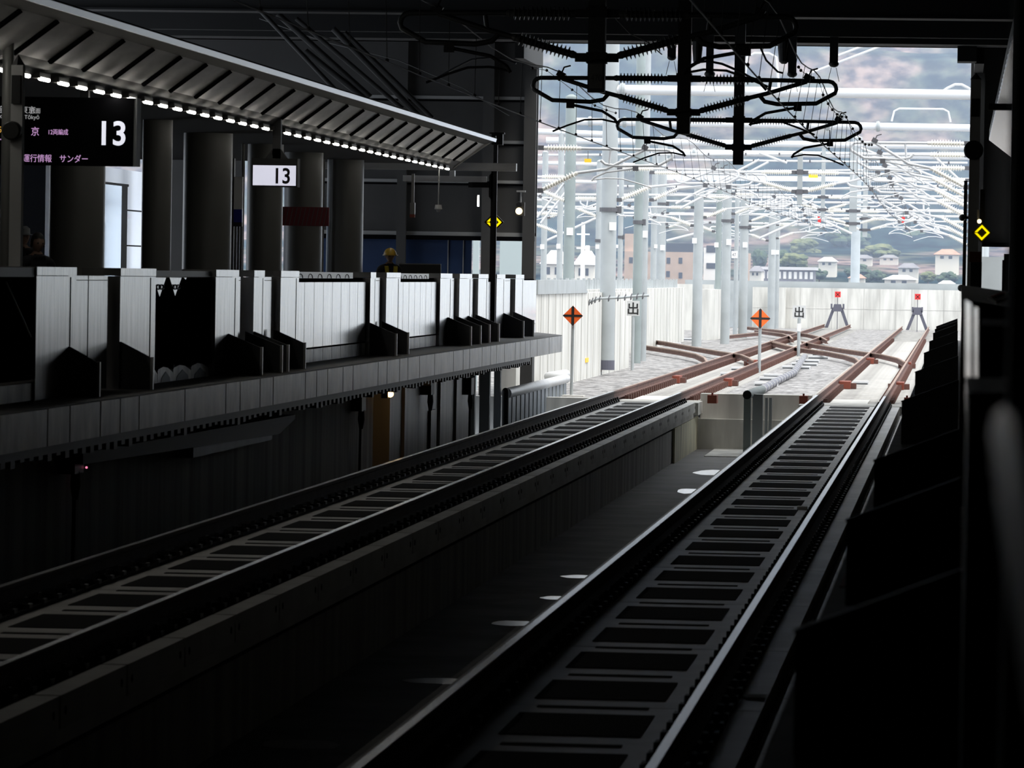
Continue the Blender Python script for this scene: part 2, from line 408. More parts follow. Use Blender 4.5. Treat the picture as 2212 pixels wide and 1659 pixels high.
# ---------------- left platform
def plat_x(Y): return -8.36 - (Y - 40) * 0.0031
def door_x(Y): return -8.90 - (Y - 44) * 0.0075
def door_y(px):       # depth on the door line for a picture column
    lo, hi = 20.0, 160.0
    for _ in range(40):
        Y = (lo + hi) / 2
        x = VPX + door_x(Y) / Y * FPX - 0.0
        if x < px: lo = Y
        else: hi = Y
    return lo
P = [(plat_x(-16), -16), (plat_x(100.6), 100.6), (-9.45, 104.6), (-17.0, 104.6), (-17.0, -16)]
mb = MB(); mb.prism_z(P, PZ - 0.12, PZ, 'platform_top')
Pin = [(plat_x(-16) - 0.04, -16), (plat_x(100.6) - 0.04, 100.6), (-9.45, 104.5), (-17.0, 104.5), (-17.0, -16)]
mb.prism_z(Pin, PZ - 0.34, PZ - 0.12, 'concrete_wall')
struct('platform_left', mb)
# fascia blocks along the platform edge
mb = MB(); Y = 30.0; k = 0
jl = []
while Y < 100.4:
    L = random.choice((1.1, 1.6, 2.2, 2.9)); Y1 = min(Y + L, 100.5)
    xa, xb = plat_x(Y), plat_x(Y1)
    mb.hexa([(xa - 0.06, Y + 0.03, PZ - 0.36), (xa + 0.02, Y + 0.03, PZ - 0.36), (xb + 0.02, Y1 - 0.03, PZ - 0.36), (xb - 0.06, Y1 - 0.03, PZ - 0.36)],
            [(xa - 0.06, Y + 0.03, PZ - 0.015), (xa + 0.02, Y + 0.03, PZ - 0.015), (xb + 0.02, Y1 - 0.03, PZ - 0.015), (xb - 0.06, Y1 - 0.03, PZ - 0.015)], 'fascia')
    Y = Y1
struct('platform_fascia', mb)
# serrated cable tray under the edge
mb = MB()
for i in range(150):
    Y = 30 + i * 0.44
    if Y > 95: break
    x = plat_x(Y) - 0.22
    mb.box(x - 0.1, x + 0.05, Y, Y + 0.2, PZ - 0.50 - random.random() * 0.06, PZ - 0.36, 'black_steel')
mb.hexa([(plat_x(20) - 0.4, 20, PZ - 0.46), (plat_x(20) - 0.1, 20, PZ - 0.46), (plat_x(94) - 0.1, 94, PZ - 0.46), (plat_x(94) - 0.4, 94, PZ - 0.46)],
        [(plat_x(20) - 0.4, 20, PZ - 0.34), (plat_x(20) - 0.1, 20, PZ - 0.34), (plat_x(94) - 0.1, 94, PZ - 0.34), (plat_x(94) - 0.4, 94, PZ - 0.34)], 'black_steel')
solo('cable_tray', mb, 'black serrated cable tray hung under the left platform edge', 'cable tray')
# wall below the platform
XW = -9.35
mb = MB()
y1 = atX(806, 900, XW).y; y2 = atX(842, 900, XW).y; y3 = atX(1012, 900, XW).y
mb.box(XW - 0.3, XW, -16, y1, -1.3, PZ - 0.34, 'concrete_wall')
mb.box(XW - 0.3, XW, y2, y3, -1.3, PZ - 0.34, 'concrete_wall_lit')
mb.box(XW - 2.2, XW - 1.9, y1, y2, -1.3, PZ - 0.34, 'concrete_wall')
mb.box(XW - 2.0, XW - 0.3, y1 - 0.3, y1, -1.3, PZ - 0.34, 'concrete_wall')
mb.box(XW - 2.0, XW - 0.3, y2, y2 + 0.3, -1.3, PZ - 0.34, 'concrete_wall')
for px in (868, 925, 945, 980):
    yy = atX(px, 900, XW).y; mb.box(XW, XW + 0.05, yy, yy + 0.9, -1.3, PZ - 0.34 if px != 925 else 0.1, 'concrete_wall_lit')
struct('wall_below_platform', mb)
for i, (xa, xb, X) in enumerate(((1012, 1020, -9.4), (1024, 1045, -9.3), (1056, 1077, -9.2), (1079, 1092, -9.45))):
    ya, yb = atX(xa, 880, X).y, atX(xb, 880, X).y
    mb = MB(); s = pxs(ya); wd = (xb - xa) * s
    mb.box(X - wd, X, ya, ya + 0.16, -1.3, PZ - 0.34, 'pole_grey'); mb.box(X - 0.02, X + 0.01, ya - 0.02, ya + 0.2, -1.3, PZ - 0.34, 'pole_grey')
    solo('platform_post', mb, ['slim steel post against the pit wall below the platform', 'wide grey steel post under the platform beside a bright gap',
        'grey steel post under the platform end, right of the bright gap', 'thin pale steel post nearest the slate fence'][i], 'post', 'steel posts under the left platform')

# ---------------- right platform
mb = MB(); mb.box(-0.50, 9, -16, 103, PZ - 0.3, PZ, 'platform_top'); mb.box(-0.30, 9, -16, 103, -1.3, PZ - 0.3, 'concrete_wall'); struct('platform_right', mb)

# ---------------- canopy of the left platform
def section(px, py, Y): q = atY(px, py, Y); return (q.x, q.z)
YS = 59.6
A = section(565, 143, YS); A2 = section(562, 152, YS); B = section(528, 161, YS); Cc = section(452, 217, YS); D = section(432, 232, YS); Dl = section(425, 241, YS)
CY0, CY1 = 30.0, 90.3
can = thing('platform_canopy', 'slatted pale canopy edge with steel lip sloping over the left platform', 'canopy', (Dl[0], CY1, Dl[1]))
def strip(name, a, b, m, th=0.05):
    n = Vector((b[1] - a[1], -(b[0] - a[0]))).normalized() * th
    mb = MB(); mb.prism_y([a, b, (b[0] - n.x, b[1] - n.y), (a[0] - n.x, a[1] - n.y)], CY0, CY1, m); return mb.build(name, can)
mb = MB(); mb.prism_y([(A[0] + 0.02, A[1]), (A2[0] + 0.02, A2[1] - 0.01), (A2[0] - 0.06, A2[1]), (A[0] - 0.06, A[1])], CY0, CY1, 'edge_steel'); mb.build('lip', can)
up = 0.06
mb = MB(); mb.prism_y([A2, B, (B[0], B[1] + up), (A2[0], A2[1] + up)], CY0, CY1, 'soffit_band'); mb.build('outer_band', can)
mb = MB(); mb.prism_y([Cc, D, (D[0], D[1] + up), (Cc[0], Cc[1] + up)], CY0, CY1, 'soffit_band'); mb.build('inner_band', can)
mb = MB(); mb.prism_y([D, Dl, (Dl[0] - 0.02, Dl[1] + 0.0), (D[0] - 0.02, D[1] + 0.03)], CY0, CY1, 'soffit_band'); mb.build('light_rail', can)
# soffit panels between dark ribs: rib columns read along the outer panel edge
Y = 43.2
while Y < CY1 - 0.4:
    Y1 = min(Y + 1.9, CY1)
    mb = MB(); mb.prism_y([B, Cc, (Cc[0], Cc[1] + up), (B[0], B[1] + up)], Y + 0.07, Y1 - 0.07, 'soffit'); mb.build('soffit_panel', can)
    nx, nz = (B[1] - Cc[1]), -(B[0] - Cc[0]); ln = math.hypot(nx, nz); nx, nz = nx / ln * 0.035, nz / ln * 0.035
    mb = MB(); mb.prism_y([(B[0] + nx, B[1] + nz), (Cc[0] + nx, Cc[1] + nz), Cc, B], Y - 0.06, Y + 0.06, 'gap_black'); mb.build('rib', can)
    Y = Y1
mb = MB(); mb.prism_y([(B[0], B[1] + 0.02), (Cc[0], Cc[1] + 0.02), (Cc[0], Cc[1] + up), (B[0], B[1] + up)], CY0, CY1, 'black_steel'); mb.build('rib_backing', can)
mb = MB(); mb.prism_y([A, Dl, (Dl[0], Dl[1] + 0.3), (A[0], A[1] + 0.06)], CY1, CY1 + 0.05, 'soffit'); mb.build('end_plate', can)
mb = MB(); mb.box(-17.2, Dl[0], CY0, CY1, Dl[1] + 0.10, Dl[1] + 0.4, 'roof_dark'); mb.prism_y([(A[0] - 0.08, A[1]), (Dl[0], Dl[1] + 0.4), (Dl[0], Dl[1] + 0.45), (A[0] - 0.08, A[1] + 0.05)], CY0, CY1, 'roof_dark'); mb.build('roof_deck', can)
# lamps along the inner edge
lx, lz = Dl[0] + 0.02, Dl[1]
lamp = None; Y = 31.0; n = 0
while Y < CY1 - 0.5:
    if lamp is None:
        lamp = thing('strip_lamp', 'small white strip lamp in the row along the canopy edge', 'lamp', (lx, Y, lz - 0.03), 'strip lamps along the canopy edge')
        mb = MB(); mb.box(lx - 0.05, lx + 0.05, Y - 0.30, Y + 0.30, lz - 0.03, lz + 0.03, 'soffit_band'); mb.build('housing', lamp)
        mb = MB(); mb.tube([(lx + 0.04, Y - 0.24, lz - 0.035), (lx + 0.04, Y + 0.24, lz - 0.035)], 0.021, 'led_white', 8); mb.build('tube', lamp)
    else: copy_tree(lamp, (lx, Y, lz - 0.03))
    Y += 1.07
# beams at the canopy's far end
for i, (xa, xb, ya, yb) in enumerate(((700, 1115, 353, 364), (870, 1050, 381, 391))):
    Yb = 91.5 + i; a = atY(xa, yb, Yb); b = atY(xb, ya, Yb)
    mb = MB(); mb.box(a.x, b.x, Yb, Yb + 0.2, a.z, b.z, 'soffit'); solo('canopy_beam', mb, ['long pale beam under the far end of the canopy', 'lower pale beam below the canopy end, left of the black pole'][i], 'beam')
a = atY(972, 381, 92.2); b = atY(983, 364, 92.2)
mb = MB(); mb.box(a.x, b.x, 92.1, 92.3, a.z, b.z, 'soffit'); solo('beam_bracket', mb, 'short pale bracket joining the two canopy end beams', 'bracket')

# ---------------- columns on the left platform
cols = [(-2, 22, 46.5, 'dark column at the left picture edge behind the slim pole', 'column'), (95, 214, 60, 'broad dark column below the departure board', 'column'), (300, 364, 66, 'narrow dark column right of the silver train door', 'column'),
        (386, 491, 72, 'broad dark column between the departure board and the small 13 sign', 'column'), (527, 604, 78, 'dark column directly below the small 13 sign', 'column'),
        (607, 690, 83, 'column wearing the red striped band', 'column'), (700, 779, 88, 'column with a lit right side, last of the platform row', 'column')]
for xa, xb, Y, lab, m_ in cols:
    a, b = atY(xa, 500, Y), atY(xb, 500, Y); r = (b.x - a.x) / 2; cx = (a.x + b.x) / 2
    t = thing('column', lab, 'column', (cx, Y + r, PZ), 'columns on the left platform')
    mb = MB(); mb.tube([(cx, Y + r, PZ), (cx, Y + r, 4.9)], r, m_, 32); mb.build('shaft', t)
    mb = MB(); mb.tube([(cx, Y + r, PZ), (cx, Y + r, PZ + 0.15)], r + 0.02, 'clad', 32); mb.build('base_ring', t)
    if xa == 607:
        z0, z1 = atY(650, 487, Y).z, atY(650, 448, Y).z
        mb = MB(); mb.tube([(cx, Y + r, z0), (cx, Y + r, z1)], r + 0.015, 'red_stripe', 32)
        bo = mb.build('striped_band', t)
    if xa in (527, 700):
        mb = MB(); xx = a.x - 0.03
        mb.tube([(xx, Y, PZ), (xx, Y, 4.8)], 0.03, 'clad_line', 8); mb.build('downpipe', t)
# red banner continues between the two round columns
a, b = atY(604, 487, 81), atY(711, 448, 81)
mb = MB(); mb.box(a.x, b.x, 81, 81.03, a.z, b.z, 'red_stripe')
for i in range(11):
    x0 = a.x + (i + 0.15) * (b.x - a.x) / 11.5
    mb.prism_y([(x0, a.z + 0.01), (x0 + 0.012, a.z + 0.01), (x0 + 0.075, b.z - 0.01), (x0 + 0.063, b.z - 0.01)], 80.994, 81.0, 'soffit_band')
solo('warning_banner', mb, 'dark red banner with slanted stripes across the round columns', 'banner')

# ---------------- platform screen doors on the left platform
TOP = PZ + 1.30
GATES = 'platform door units on the left platform'
def gate_pillar(xl, xr, label, fin=None, ztop=TOP, prot=0.075):
    Y0, Y1 = door_y(xl), door_y(xr); X = door_x(Y0)
    t = thing('platform_gate_post', label, 'platform door', (X, Y0, PZ), GATES)
    mb = MB(); mb.box(X - 0.42, X, Y0, Y1, PZ, ztop - 0.09, 'steel'); mb.box(X - 0.005, X + 0.003, Y0 + (Y1 - Y0) * 0.84, Y0 + (Y1 - Y0) * 0.86, PZ, ztop - 0.1, 'gap_black'); mb.build('body', t)
    mb = MB(); mb.box(X - 0.42, X + 0.004, Y0, Y1, ztop - 0.083, ztop, 'steel'); mb.build('cap', t)
    return t
def leaf(xl, xr, label, n=2, ztop=TOP - 0.085, back=0.075):
    Y0, Y1 = door_y(xl), door_y(xr); X = door_x(Y0) - back
    t = thing('sliding_door_leaf', label, 'platform door', (X, Y0, PZ), 'low sliding door leaves on the left platform')
    for i in range(n):
        a = Y0 + (Y1 - Y0) * i / n; b = Y0 + (Y1 - Y0) * (i + 1) / n
        mb = MB(); mb.box(X - 0.06, X, a + 0.03, b - 0.03, PZ + 0.02, ztop, 'steel'); mb.box(X - 0.06, X + 0.003, a + 0.01, b - 0.01, ztop - 0.05, ztop - 0.042, 'clad_line'); mb.build('panel', t)
    mb = MB(); mb.box(X - 0.09, X - 0.06, Y0, Y1, PZ, ztop - 0.01, 'gap_black'); mb.build('backing', t)
    return t
def fence(xl, xr, n, label, top=True, zt=PZ + 1.145):
    Y0, Y1 = door_y(xl), door_y(xr); X0 = door_x(Y0) - 0.06; X1 = door_x(Y1) - 0.06
    t = thing('panel_fence', label, 'platform fence', (X0, Y0, PZ), 'panel fences between the platform doors')
    for i in range(n):
        fa, fb = i / n, (i + 1) / n
        a = Y0 + (Y1 - Y0) * fa; b = Y0 + (Y1 - Y0) * fb; x = X0 + (X1 - X0) * fa
        mb = MB(); mb.box(x - 0.04, x, a + 0.045, b - 0.045, PZ + 0.22, zt, 'steel'); mb.build('panel', t)
        mb = MB(); mb.box(x - 0.04, x + 0.004, a + 0.045, b - 0.045, PZ + 0.01, PZ + 0.195, 'fascia'); mb.build('kick_plate', t)
    mb = MB(); mb.hexa([(X0 - 0.10, Y0, PZ), (X0 - 0.05, Y0, PZ), (X1 - 0.05, Y1, PZ), (X1 - 0.10, Y1, PZ)], [(X0 - 0.10, Y0, PZ + 1.21), (X0 - 0.05, Y0, PZ + 1.21), (X1 - 0.05, Y1, PZ + 1.21), (X1 - 0.10, Y1, PZ + 1.21)], 'gap_black'); mb.build('backing', t)
    if top:
        Ym = Y0 + (Y1 - Y0) * 0.82; Xm = X0 + (X1 - X0) * 0.82
        mb = MB(); mb.hexa([(X0 - 0.4, Y0, PZ + 1.20), (X0 - 0.02, Y0, PZ + 1.20), (Xm - 0.02, Ym, PZ + 1.20), (Xm - 0.4, Ym, PZ + 1.20)],
                           [(X0 - 0.4, Y0, PZ + 1.29), (X0 - 0.02, Y0, PZ + 1.29), (Xm - 0.02, Ym, PZ + 1.29), (Xm - 0.4, Ym, PZ + 1.29)], 'fin_edge'); mb.build('top_rail', t)
        for i in range(6):
            Yr = Y0 + (Ym - Y0) * (i + 0.7) / 6.4; xr = X0 + (Xm - X0) * (i + 0.7) / 6.4 - 0.018
            mb = MB(); rr = 0.055
            mb.tube([(xr, Yr + rr * 4 * math.cos(a_), PZ + 1.205 + rr * math.sin(a_)) for a_ in [math.pi * j / 8 for j in range(9)]], 0.006, 'black', 6); mb.build('hoop', t)
    return t
def fin(xl, xr, label, yb=None):
    # plate standing at right angles to the doors, seen from its dark side
    Y = door_y(xl) + 0.02; X = door_x(Y)
    out = atY(xr, 700, Y).x
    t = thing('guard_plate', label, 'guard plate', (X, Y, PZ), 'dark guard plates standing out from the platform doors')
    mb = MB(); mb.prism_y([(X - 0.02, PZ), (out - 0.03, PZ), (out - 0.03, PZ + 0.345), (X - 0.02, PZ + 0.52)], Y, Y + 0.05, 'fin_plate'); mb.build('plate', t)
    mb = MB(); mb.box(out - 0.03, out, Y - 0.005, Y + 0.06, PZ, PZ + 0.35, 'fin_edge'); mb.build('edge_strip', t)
    return t
gate_pillar(60, 145, 'widest steel gate post, nearest the left picture edge')
gate_pillar(246, 321, 'steel gate post left of the dark panels with light triangles')
gate_pillar(457, 505, 'steel gate post right of the dark panels with light triangles')
gate_pillar(541, 563, 'narrow steel gate post below the small 13 sign')
gate_pillar(600, 638, 'steel gate post left of the eight panel fence')
gate_pillar(797, 808, 'very narrow steel gate post right of the eight panel fence')
gate_pillar(832, 861, 'steel gate post below the worker in the yellow helmet')
gate_pillar(950, 974, 'steel gate post right of the seven panel fence')
gate_pillar(992, 1017, 'steel gate post second after the seven panel fence')
gate_pillar(1033, 1053, 'steel gate post left of the black end pole')
gate_pillar(1073, 1090, 'steel gate post just right of the black end pole')
gate_pillar(1114, 1131, 'last steel gate post of the platform')
leaf(145, 231, 'double steel door leaf right of the widest gate post', 2)
leaf(505, 524, 'single narrow door leaf right of the panels with light triangles', 1)
leaf(563, 591, 'narrow door leaf below the right half of the 13 sign', 1)
leaf(808, 827, 'low door leaf just left of the worker', 1)
leaf(974, 988, 'low door leaf after the seven panel fence', 1)
leaf(1017, 1029, 'low door leaf second after the seven panel fence', 1)
leaf(1090, 1109, 'low door leaf before the last gate post', 1)
fence(640, 795, 8, 'eight panel steel fence with a bright top rail')
fence(863, 949, 7, 'seven panel steel fence right of the worker')
fence(1055, 1072, 3, 'three panel fence piece at the black end pole', False)
# end fence with a bright sloped top
tf = fence(1131, 1165, 4, 'four panel fence closing the platform end', False, PZ + 1.18)
for i, (a, b, lab) in enumerate(((130, 217, 'nearest dark guard plate, below the widest gate post'), (247, 332, 'guard plate in front of the post left of the panels with light triangles'), (484, 568, 'guard plate right of the panels with light triangles'),
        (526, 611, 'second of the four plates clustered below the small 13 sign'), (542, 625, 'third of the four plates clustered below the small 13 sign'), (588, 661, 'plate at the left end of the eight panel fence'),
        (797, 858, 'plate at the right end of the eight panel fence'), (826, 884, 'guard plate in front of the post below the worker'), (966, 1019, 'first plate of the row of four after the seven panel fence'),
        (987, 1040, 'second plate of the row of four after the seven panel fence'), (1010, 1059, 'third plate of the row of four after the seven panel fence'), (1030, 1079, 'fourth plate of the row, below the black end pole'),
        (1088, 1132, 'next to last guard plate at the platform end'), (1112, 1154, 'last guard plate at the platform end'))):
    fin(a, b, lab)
# dark panel bay (321..455): black sheets stand for dark reflections, steel triangles for light
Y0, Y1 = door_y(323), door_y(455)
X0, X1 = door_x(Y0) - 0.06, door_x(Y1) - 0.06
t = thing('panel_fence', 'dark panel bay with triangles of light shaped in steel at the top', 'platform fence', (X0, Y0, PZ), 'panel fences between the platform doors')
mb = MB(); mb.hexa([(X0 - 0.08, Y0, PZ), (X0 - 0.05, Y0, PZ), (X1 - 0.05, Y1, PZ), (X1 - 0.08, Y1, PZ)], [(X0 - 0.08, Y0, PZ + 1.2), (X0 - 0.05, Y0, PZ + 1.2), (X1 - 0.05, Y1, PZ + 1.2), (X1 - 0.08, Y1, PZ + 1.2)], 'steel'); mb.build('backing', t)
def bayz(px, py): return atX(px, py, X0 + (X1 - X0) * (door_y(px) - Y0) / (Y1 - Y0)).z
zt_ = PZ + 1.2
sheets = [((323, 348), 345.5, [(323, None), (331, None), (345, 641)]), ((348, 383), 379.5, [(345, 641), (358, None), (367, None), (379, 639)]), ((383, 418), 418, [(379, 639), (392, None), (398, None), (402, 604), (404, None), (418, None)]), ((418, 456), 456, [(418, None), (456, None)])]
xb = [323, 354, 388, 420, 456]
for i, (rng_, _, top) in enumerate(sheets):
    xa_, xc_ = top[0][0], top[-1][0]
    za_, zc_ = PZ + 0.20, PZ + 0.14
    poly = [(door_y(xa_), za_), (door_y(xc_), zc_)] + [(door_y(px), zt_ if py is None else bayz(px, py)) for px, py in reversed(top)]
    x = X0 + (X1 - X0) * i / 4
    mb = MB(); mb.prism_x(poly, x - 0.04, x - 0.01, 'gap_black'); mb.build('dark_panel', t)  # black stands for the dark reflection on these panels
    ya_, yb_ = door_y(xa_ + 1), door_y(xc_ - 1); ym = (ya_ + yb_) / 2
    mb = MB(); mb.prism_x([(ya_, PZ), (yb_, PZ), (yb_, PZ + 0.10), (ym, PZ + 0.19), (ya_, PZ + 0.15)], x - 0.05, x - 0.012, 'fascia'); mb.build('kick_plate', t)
    mb = MB(); mb.prism_x([(ya_ + 0.2, PZ), (yb_ - 0.2, PZ), (yb_ - 0.25, PZ + 0.05), (ym, PZ + 0.12), (ya_ + 0.25, PZ + 0.05)], x - 0.012, x - 0.006, 'fence_slate'); mb.build('shade_gable', t)  # shadow shape on the kick plate, made as a dark sheet
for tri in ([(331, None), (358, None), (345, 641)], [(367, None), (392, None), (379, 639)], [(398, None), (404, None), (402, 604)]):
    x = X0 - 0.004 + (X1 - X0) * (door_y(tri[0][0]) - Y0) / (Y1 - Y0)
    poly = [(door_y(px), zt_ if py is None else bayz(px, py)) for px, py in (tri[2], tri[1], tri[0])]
    mb = MB(); mb.prism_x(poly, x - 0.006, x, 'steel'); mb.build('light_triangle', t)  # patch of light on the panel, made as a steel triangle
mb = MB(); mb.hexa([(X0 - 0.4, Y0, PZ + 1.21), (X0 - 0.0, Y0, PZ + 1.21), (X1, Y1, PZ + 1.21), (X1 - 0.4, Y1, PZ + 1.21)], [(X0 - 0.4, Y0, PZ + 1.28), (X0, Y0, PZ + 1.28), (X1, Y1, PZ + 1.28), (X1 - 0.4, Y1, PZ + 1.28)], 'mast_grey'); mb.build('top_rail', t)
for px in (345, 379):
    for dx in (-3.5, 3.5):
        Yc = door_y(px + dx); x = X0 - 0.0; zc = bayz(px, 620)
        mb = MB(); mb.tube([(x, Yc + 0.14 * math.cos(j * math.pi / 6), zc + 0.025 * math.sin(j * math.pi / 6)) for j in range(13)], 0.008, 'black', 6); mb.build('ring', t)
# leftmost dark bay beside the picture edge
Y0, Y1 = 41.0, door_y(58); X = door_x(Y0) - 0.06
t = thing('panel_fence', 'dark panel bay cut by the left picture edge', 'platform fence', (X, Y0, PZ))
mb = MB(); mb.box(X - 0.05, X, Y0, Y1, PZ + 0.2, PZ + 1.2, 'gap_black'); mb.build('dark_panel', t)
mb = MB(); mb.box(X - 0.05, X + 0.01, Y0, Y1, PZ, PZ + 0.17, 'fascia'); mb.build('kick_plate', t)
mb = MB(); mb.box(X - 0.4, X + 0.02, Y0, Y1, PZ + 1.2, PZ + 1.29, 'mast_grey'); mb.build('top_rail', t)
mb = MB(); mb.tube([(X + 0.01, Y1 - 1.3, PZ + 1.15), (X + 0.012, Y1 - 0.1, PZ + 0.62)], 0.012, 'clad_line', 6); mb.build('brace', t)

# ---------------- people on the left platform
def person(label, x, y, face_yaw, height, cloth, legs, extras):
    t = thing('person', label, 'person', (x, y, PZ))
    k = height / 1.72
    J = {}; E = []; V = []; Rr = []
    def pt(n, p, r, par=None):
        V.append((p[0] * k, p[1] * k, p[2] * k)); Rr.append(r * k); J[n] = len(V) - 1
        if par is not None: E.append((J[par], J[n]))
    pt('pelvis', (0, 0, 0.94), 0.145)
    pt('waist', (0, 0.0, 1.08), 0.135, 'pelvis'); pt('chest', (0, 0.01, 1.28), 0.155, 'waist'); pt('collar', (0, 0.0, 1.42), 0.085, 'chest'); pt('neck', (0, -0.005, 1.48), 0.055, 'collar'); pt('skull', (0, -0.012, 1.53), 0.058, 'neck')
    for s_, n in ((-1, 'l'), (1, 'r')):
        pt('sh' + n, (0.175 * s_, 0.0, 1.395), 0.072, 'collar'); pt('el' + n, (0.235 * s_, 0.02, 1.12), 0.048, 'sh' + n); pt('wr' + n, (0.23 * s_, -0.10, 0.90), 0.032, 'el' + n); pt('pa' + n, (0.225 * s_, -0.13, 0.83), 0.036, 'wr' + n)
        for f in range(4):
            pt('f%d%s' % (f, n), ((0.200 + 0.019 * f) * s_, -0.155 - 0.004 * f, 0.765), 0.0095, 'pa' + n); pt('g%d%s' % (f, n), ((0.200 + 0.018 * f) * s_, -0.15, 0.725 + 0.008 * abs(f - 1.5)), 0.008, 'f%d%s' % (f, n))
        pt('th' + n, (0.185 * s_, -0.155, 0.80), 0.010, 'pa' + n); pt('tj' + n, (0.180 * s_, -0.17, 0.765), 0.009, 'th' + n)
        pt('hi' + n, (0.095 * s_, 0, 0.88), 0.095, 'pelvis'); pt('kn' + n, (0.10 * s_, -0.01, 0.50), 0.062, 'hi' + n); pt('an' + n, (0.105 * s_, 0.02, 0.09), 0.042, 'kn' + n); pt('to' + n, (0.11 * s_, -0.13, 0.045), 0.036, 'an' + n)
    me = bpy.data.meshes.new('body'); me.from_pydata(V, E, [])
    ob = bpy.data.objects.new('body_tmp', me); COL.objects.link(ob)
    ob.modifiers.new('s', 'SKIN'); sub = ob.modifiers.new('u', 'SUBSURF'); sub.levels = 2; sub.render_levels = 2
    for i, sv in enumerate(me.skin_vertices[0].data): sv.radius = (Rr[i], Rr[i] * (0.72 if i < 3 else 1.0)); sv.use_root = (i == 0)
    dg = bpy.context.evaluated_depsgraph_get(); m2 = bpy.data.meshes.new_from_object(ob.evaluated_get(dg)); bpy.data.objects.remove(ob)
    m2.name = 'body'; m2.materials.clear()
    for n in (cloth, legs, 'skin'): m2.materials.append(MT[n])
    for p in m2.polygons:
        c = p.center; p.use_smooth = True
        p.material_index = 2 if (c.z > 1.475 * k or (c.z < 0.875 * k and abs(c.x) > 0.165 * k and c.z > 0.6 * k)) else (0 if c.z > 0.9 * k else 1)
    Mr = Matrix.Rotation(face_yaw, 4, 'Z'); m2.transform(Mr)
    b = bpy.data.objects.new('body', m2); COL.objects.link(b); b.parent = t
    # head with brow, nose, chin, ears
    hb = MB(); segs, rings = 24, 18; c = Vector((0, -0.02, 1.615)); vs = []; fs = []
    for a in range(rings + 1):
        th = math.pi * a / rings
        for j in range(segs):
            ph = 2 * math.pi * j / segs
            d = Vector((math.sin(th) * math.cos(ph), math.sin(th) * math.sin(ph), math.cos(th)))
            x_, y_, z_ = d.x * 0.077, d.y * 0.098, d.z * 0.118
            if d.z < -0.1: x_ *= 1 + 0.35 * d.z; y_ *= 1 + 0.12 * d.z
            if d.y < -0.3:
                fx = math.exp(-(d.x / 0.16) ** 2)
                y_ -= 0.024 * fx * math.exp(-((d.z + 0.22) / 0.16) ** 2)           # nose
                y_ -= 0.008 * math.exp(-((d.z - 0.12) / 0.1) ** 2)                # brow
                y_ += 0.010 * math.exp(-((abs(d.x) - 0.38) / 0.14) ** 2) * math.exp(-((d.z + 0.02) / 0.1) ** 2)   # eye sockets
                y_ -= 0.006 * fx * math.exp(-((d.z + 0.56) / 0.08) ** 2)           # lips
                y_ -= 0.010 * fx * math.exp(-((d.z + 0.85) / 0.12) ** 2)           # chin
            vs.append(c + Vector((x_, y_, z_)))
    for a in range(rings):
        for j in range(segs): fs.append((a * segs + j, (a + 1) * segs + j, (a + 1) * segs + (j + 1) % segs, a * segs + (j + 1) % segs))
    hb.add(vs, fs, 'skin', True)
    for s_ in (-1, 1):
        hb.ball(c + Vector((0.079 * s_, 0.008, -0.005)), 0.028, 'skin', 10, 6, (0.35, 0.7, 1))
        hb.ball(c + Vector((0.030 * s_, -0.082, 0.0)), 0.012, 'black', 8, 6)
    for p in extras: p(hb, c)
    def place(mb, name):
        mb.v = [tuple(Mr @ (Vector(v) * k) + t.location) for v in mb.v]; return mb.build(name, t)
    place(hb, 'head')
    return t, place
def hair_cap(c, r=1.0):
    mb = MB(); segs, rings = 24, 10; vs = []; fs = []
    for a in range(rings + 1):
        th = math.pi * 0.62 * a / rings
        for j in range(segs):
            ph = 2 * math.pi * j / segs
            d = Vector((math.sin(th) * math.cos(ph), math.sin(th) * math.sin(ph), math.cos(th)))
            lim = 0.0
            q = Vector((d.x * 0.088, d.y * 0.108, d.z * 0.130))
            if d.y < -0.35 and d.z < 0.45: q = Vector((d.x * 0.076, d.y * 0.094, max(q.z, 0.05)))
            q += Vector((1, 1, 1)) * 0.004 * noise.noise(d * 9)
            vs.append(c + q)
    for a in range(rings):
        for j in range(segs): fs.append((a * segs + j, (a + 1) * segs + j, (a + 1) * segs + (j + 1) % segs, a * segs + (j + 1) % segs))
    mb.add(vs, fs, 'hair', True); return mb
hc = Vector((0, -0.02, 1.615))
q = atY(80, 506, 53.0)
pA, plA = person('man with short black hair in a dark jacket beside the gate post', q.x, 53.0, R(35), q.z - PZ, 'dark_cloth', 'dark_cloth', [])
plA(hair_cap(hc), 'hair')
mb = MB(); mb.tube([(-0.10, -0.01, 1.40), (-0.06, -0.07, 1.45), (0.06, -0.07, 1.45), (0.10, -0.01, 1.40), (0.06, 0.07, 1.46), (-0.06, 0.07, 1.46), (-0.10, -0.01, 1.40)], 0.028, 'dark_cloth', 8); plA(mb, 'collar')
q = atY(52, 494, 62.0)
pC, plC = person('person in grey clothes and pale hat behind the dark jacketed man', q.x, 62.0, R(-30), q.z - PZ, 'grey_cloth', 'grey_cloth', [])
mb = MB(); mb.lathe((0, -0.02, 1.64), (0, -0.02, 1.755), [(0, 0.13), (0.06, 0.13), (0.1, 0.095), (0.7, 0.09), (1, 0.05)], 'barrier_grey', 20); plC(mb, 'hat')
q = atY(842, 540, 80.0)
pB, plB = person('worker with yellow hard hat and yellow reflective vest behind the doors', q.x, 80.0, R(25), q.z - PZ, 'dark_cloth', 'dark_cloth', [])
mb = MB(); segs, rings = 20, 8; vs = []; fs = []
for a in range(rings + 1):
    th = math.pi * 0.5 * a / rings
    for j in range(segs):
        ph = 2 * math.pi * j / segs; vs.append(hc + Vector((math.sin(th) * math.cos(ph) * 0.112, math.sin(th) * math.sin(ph) * 0.135, 0.018 + math.cos(th) * 0.125)))
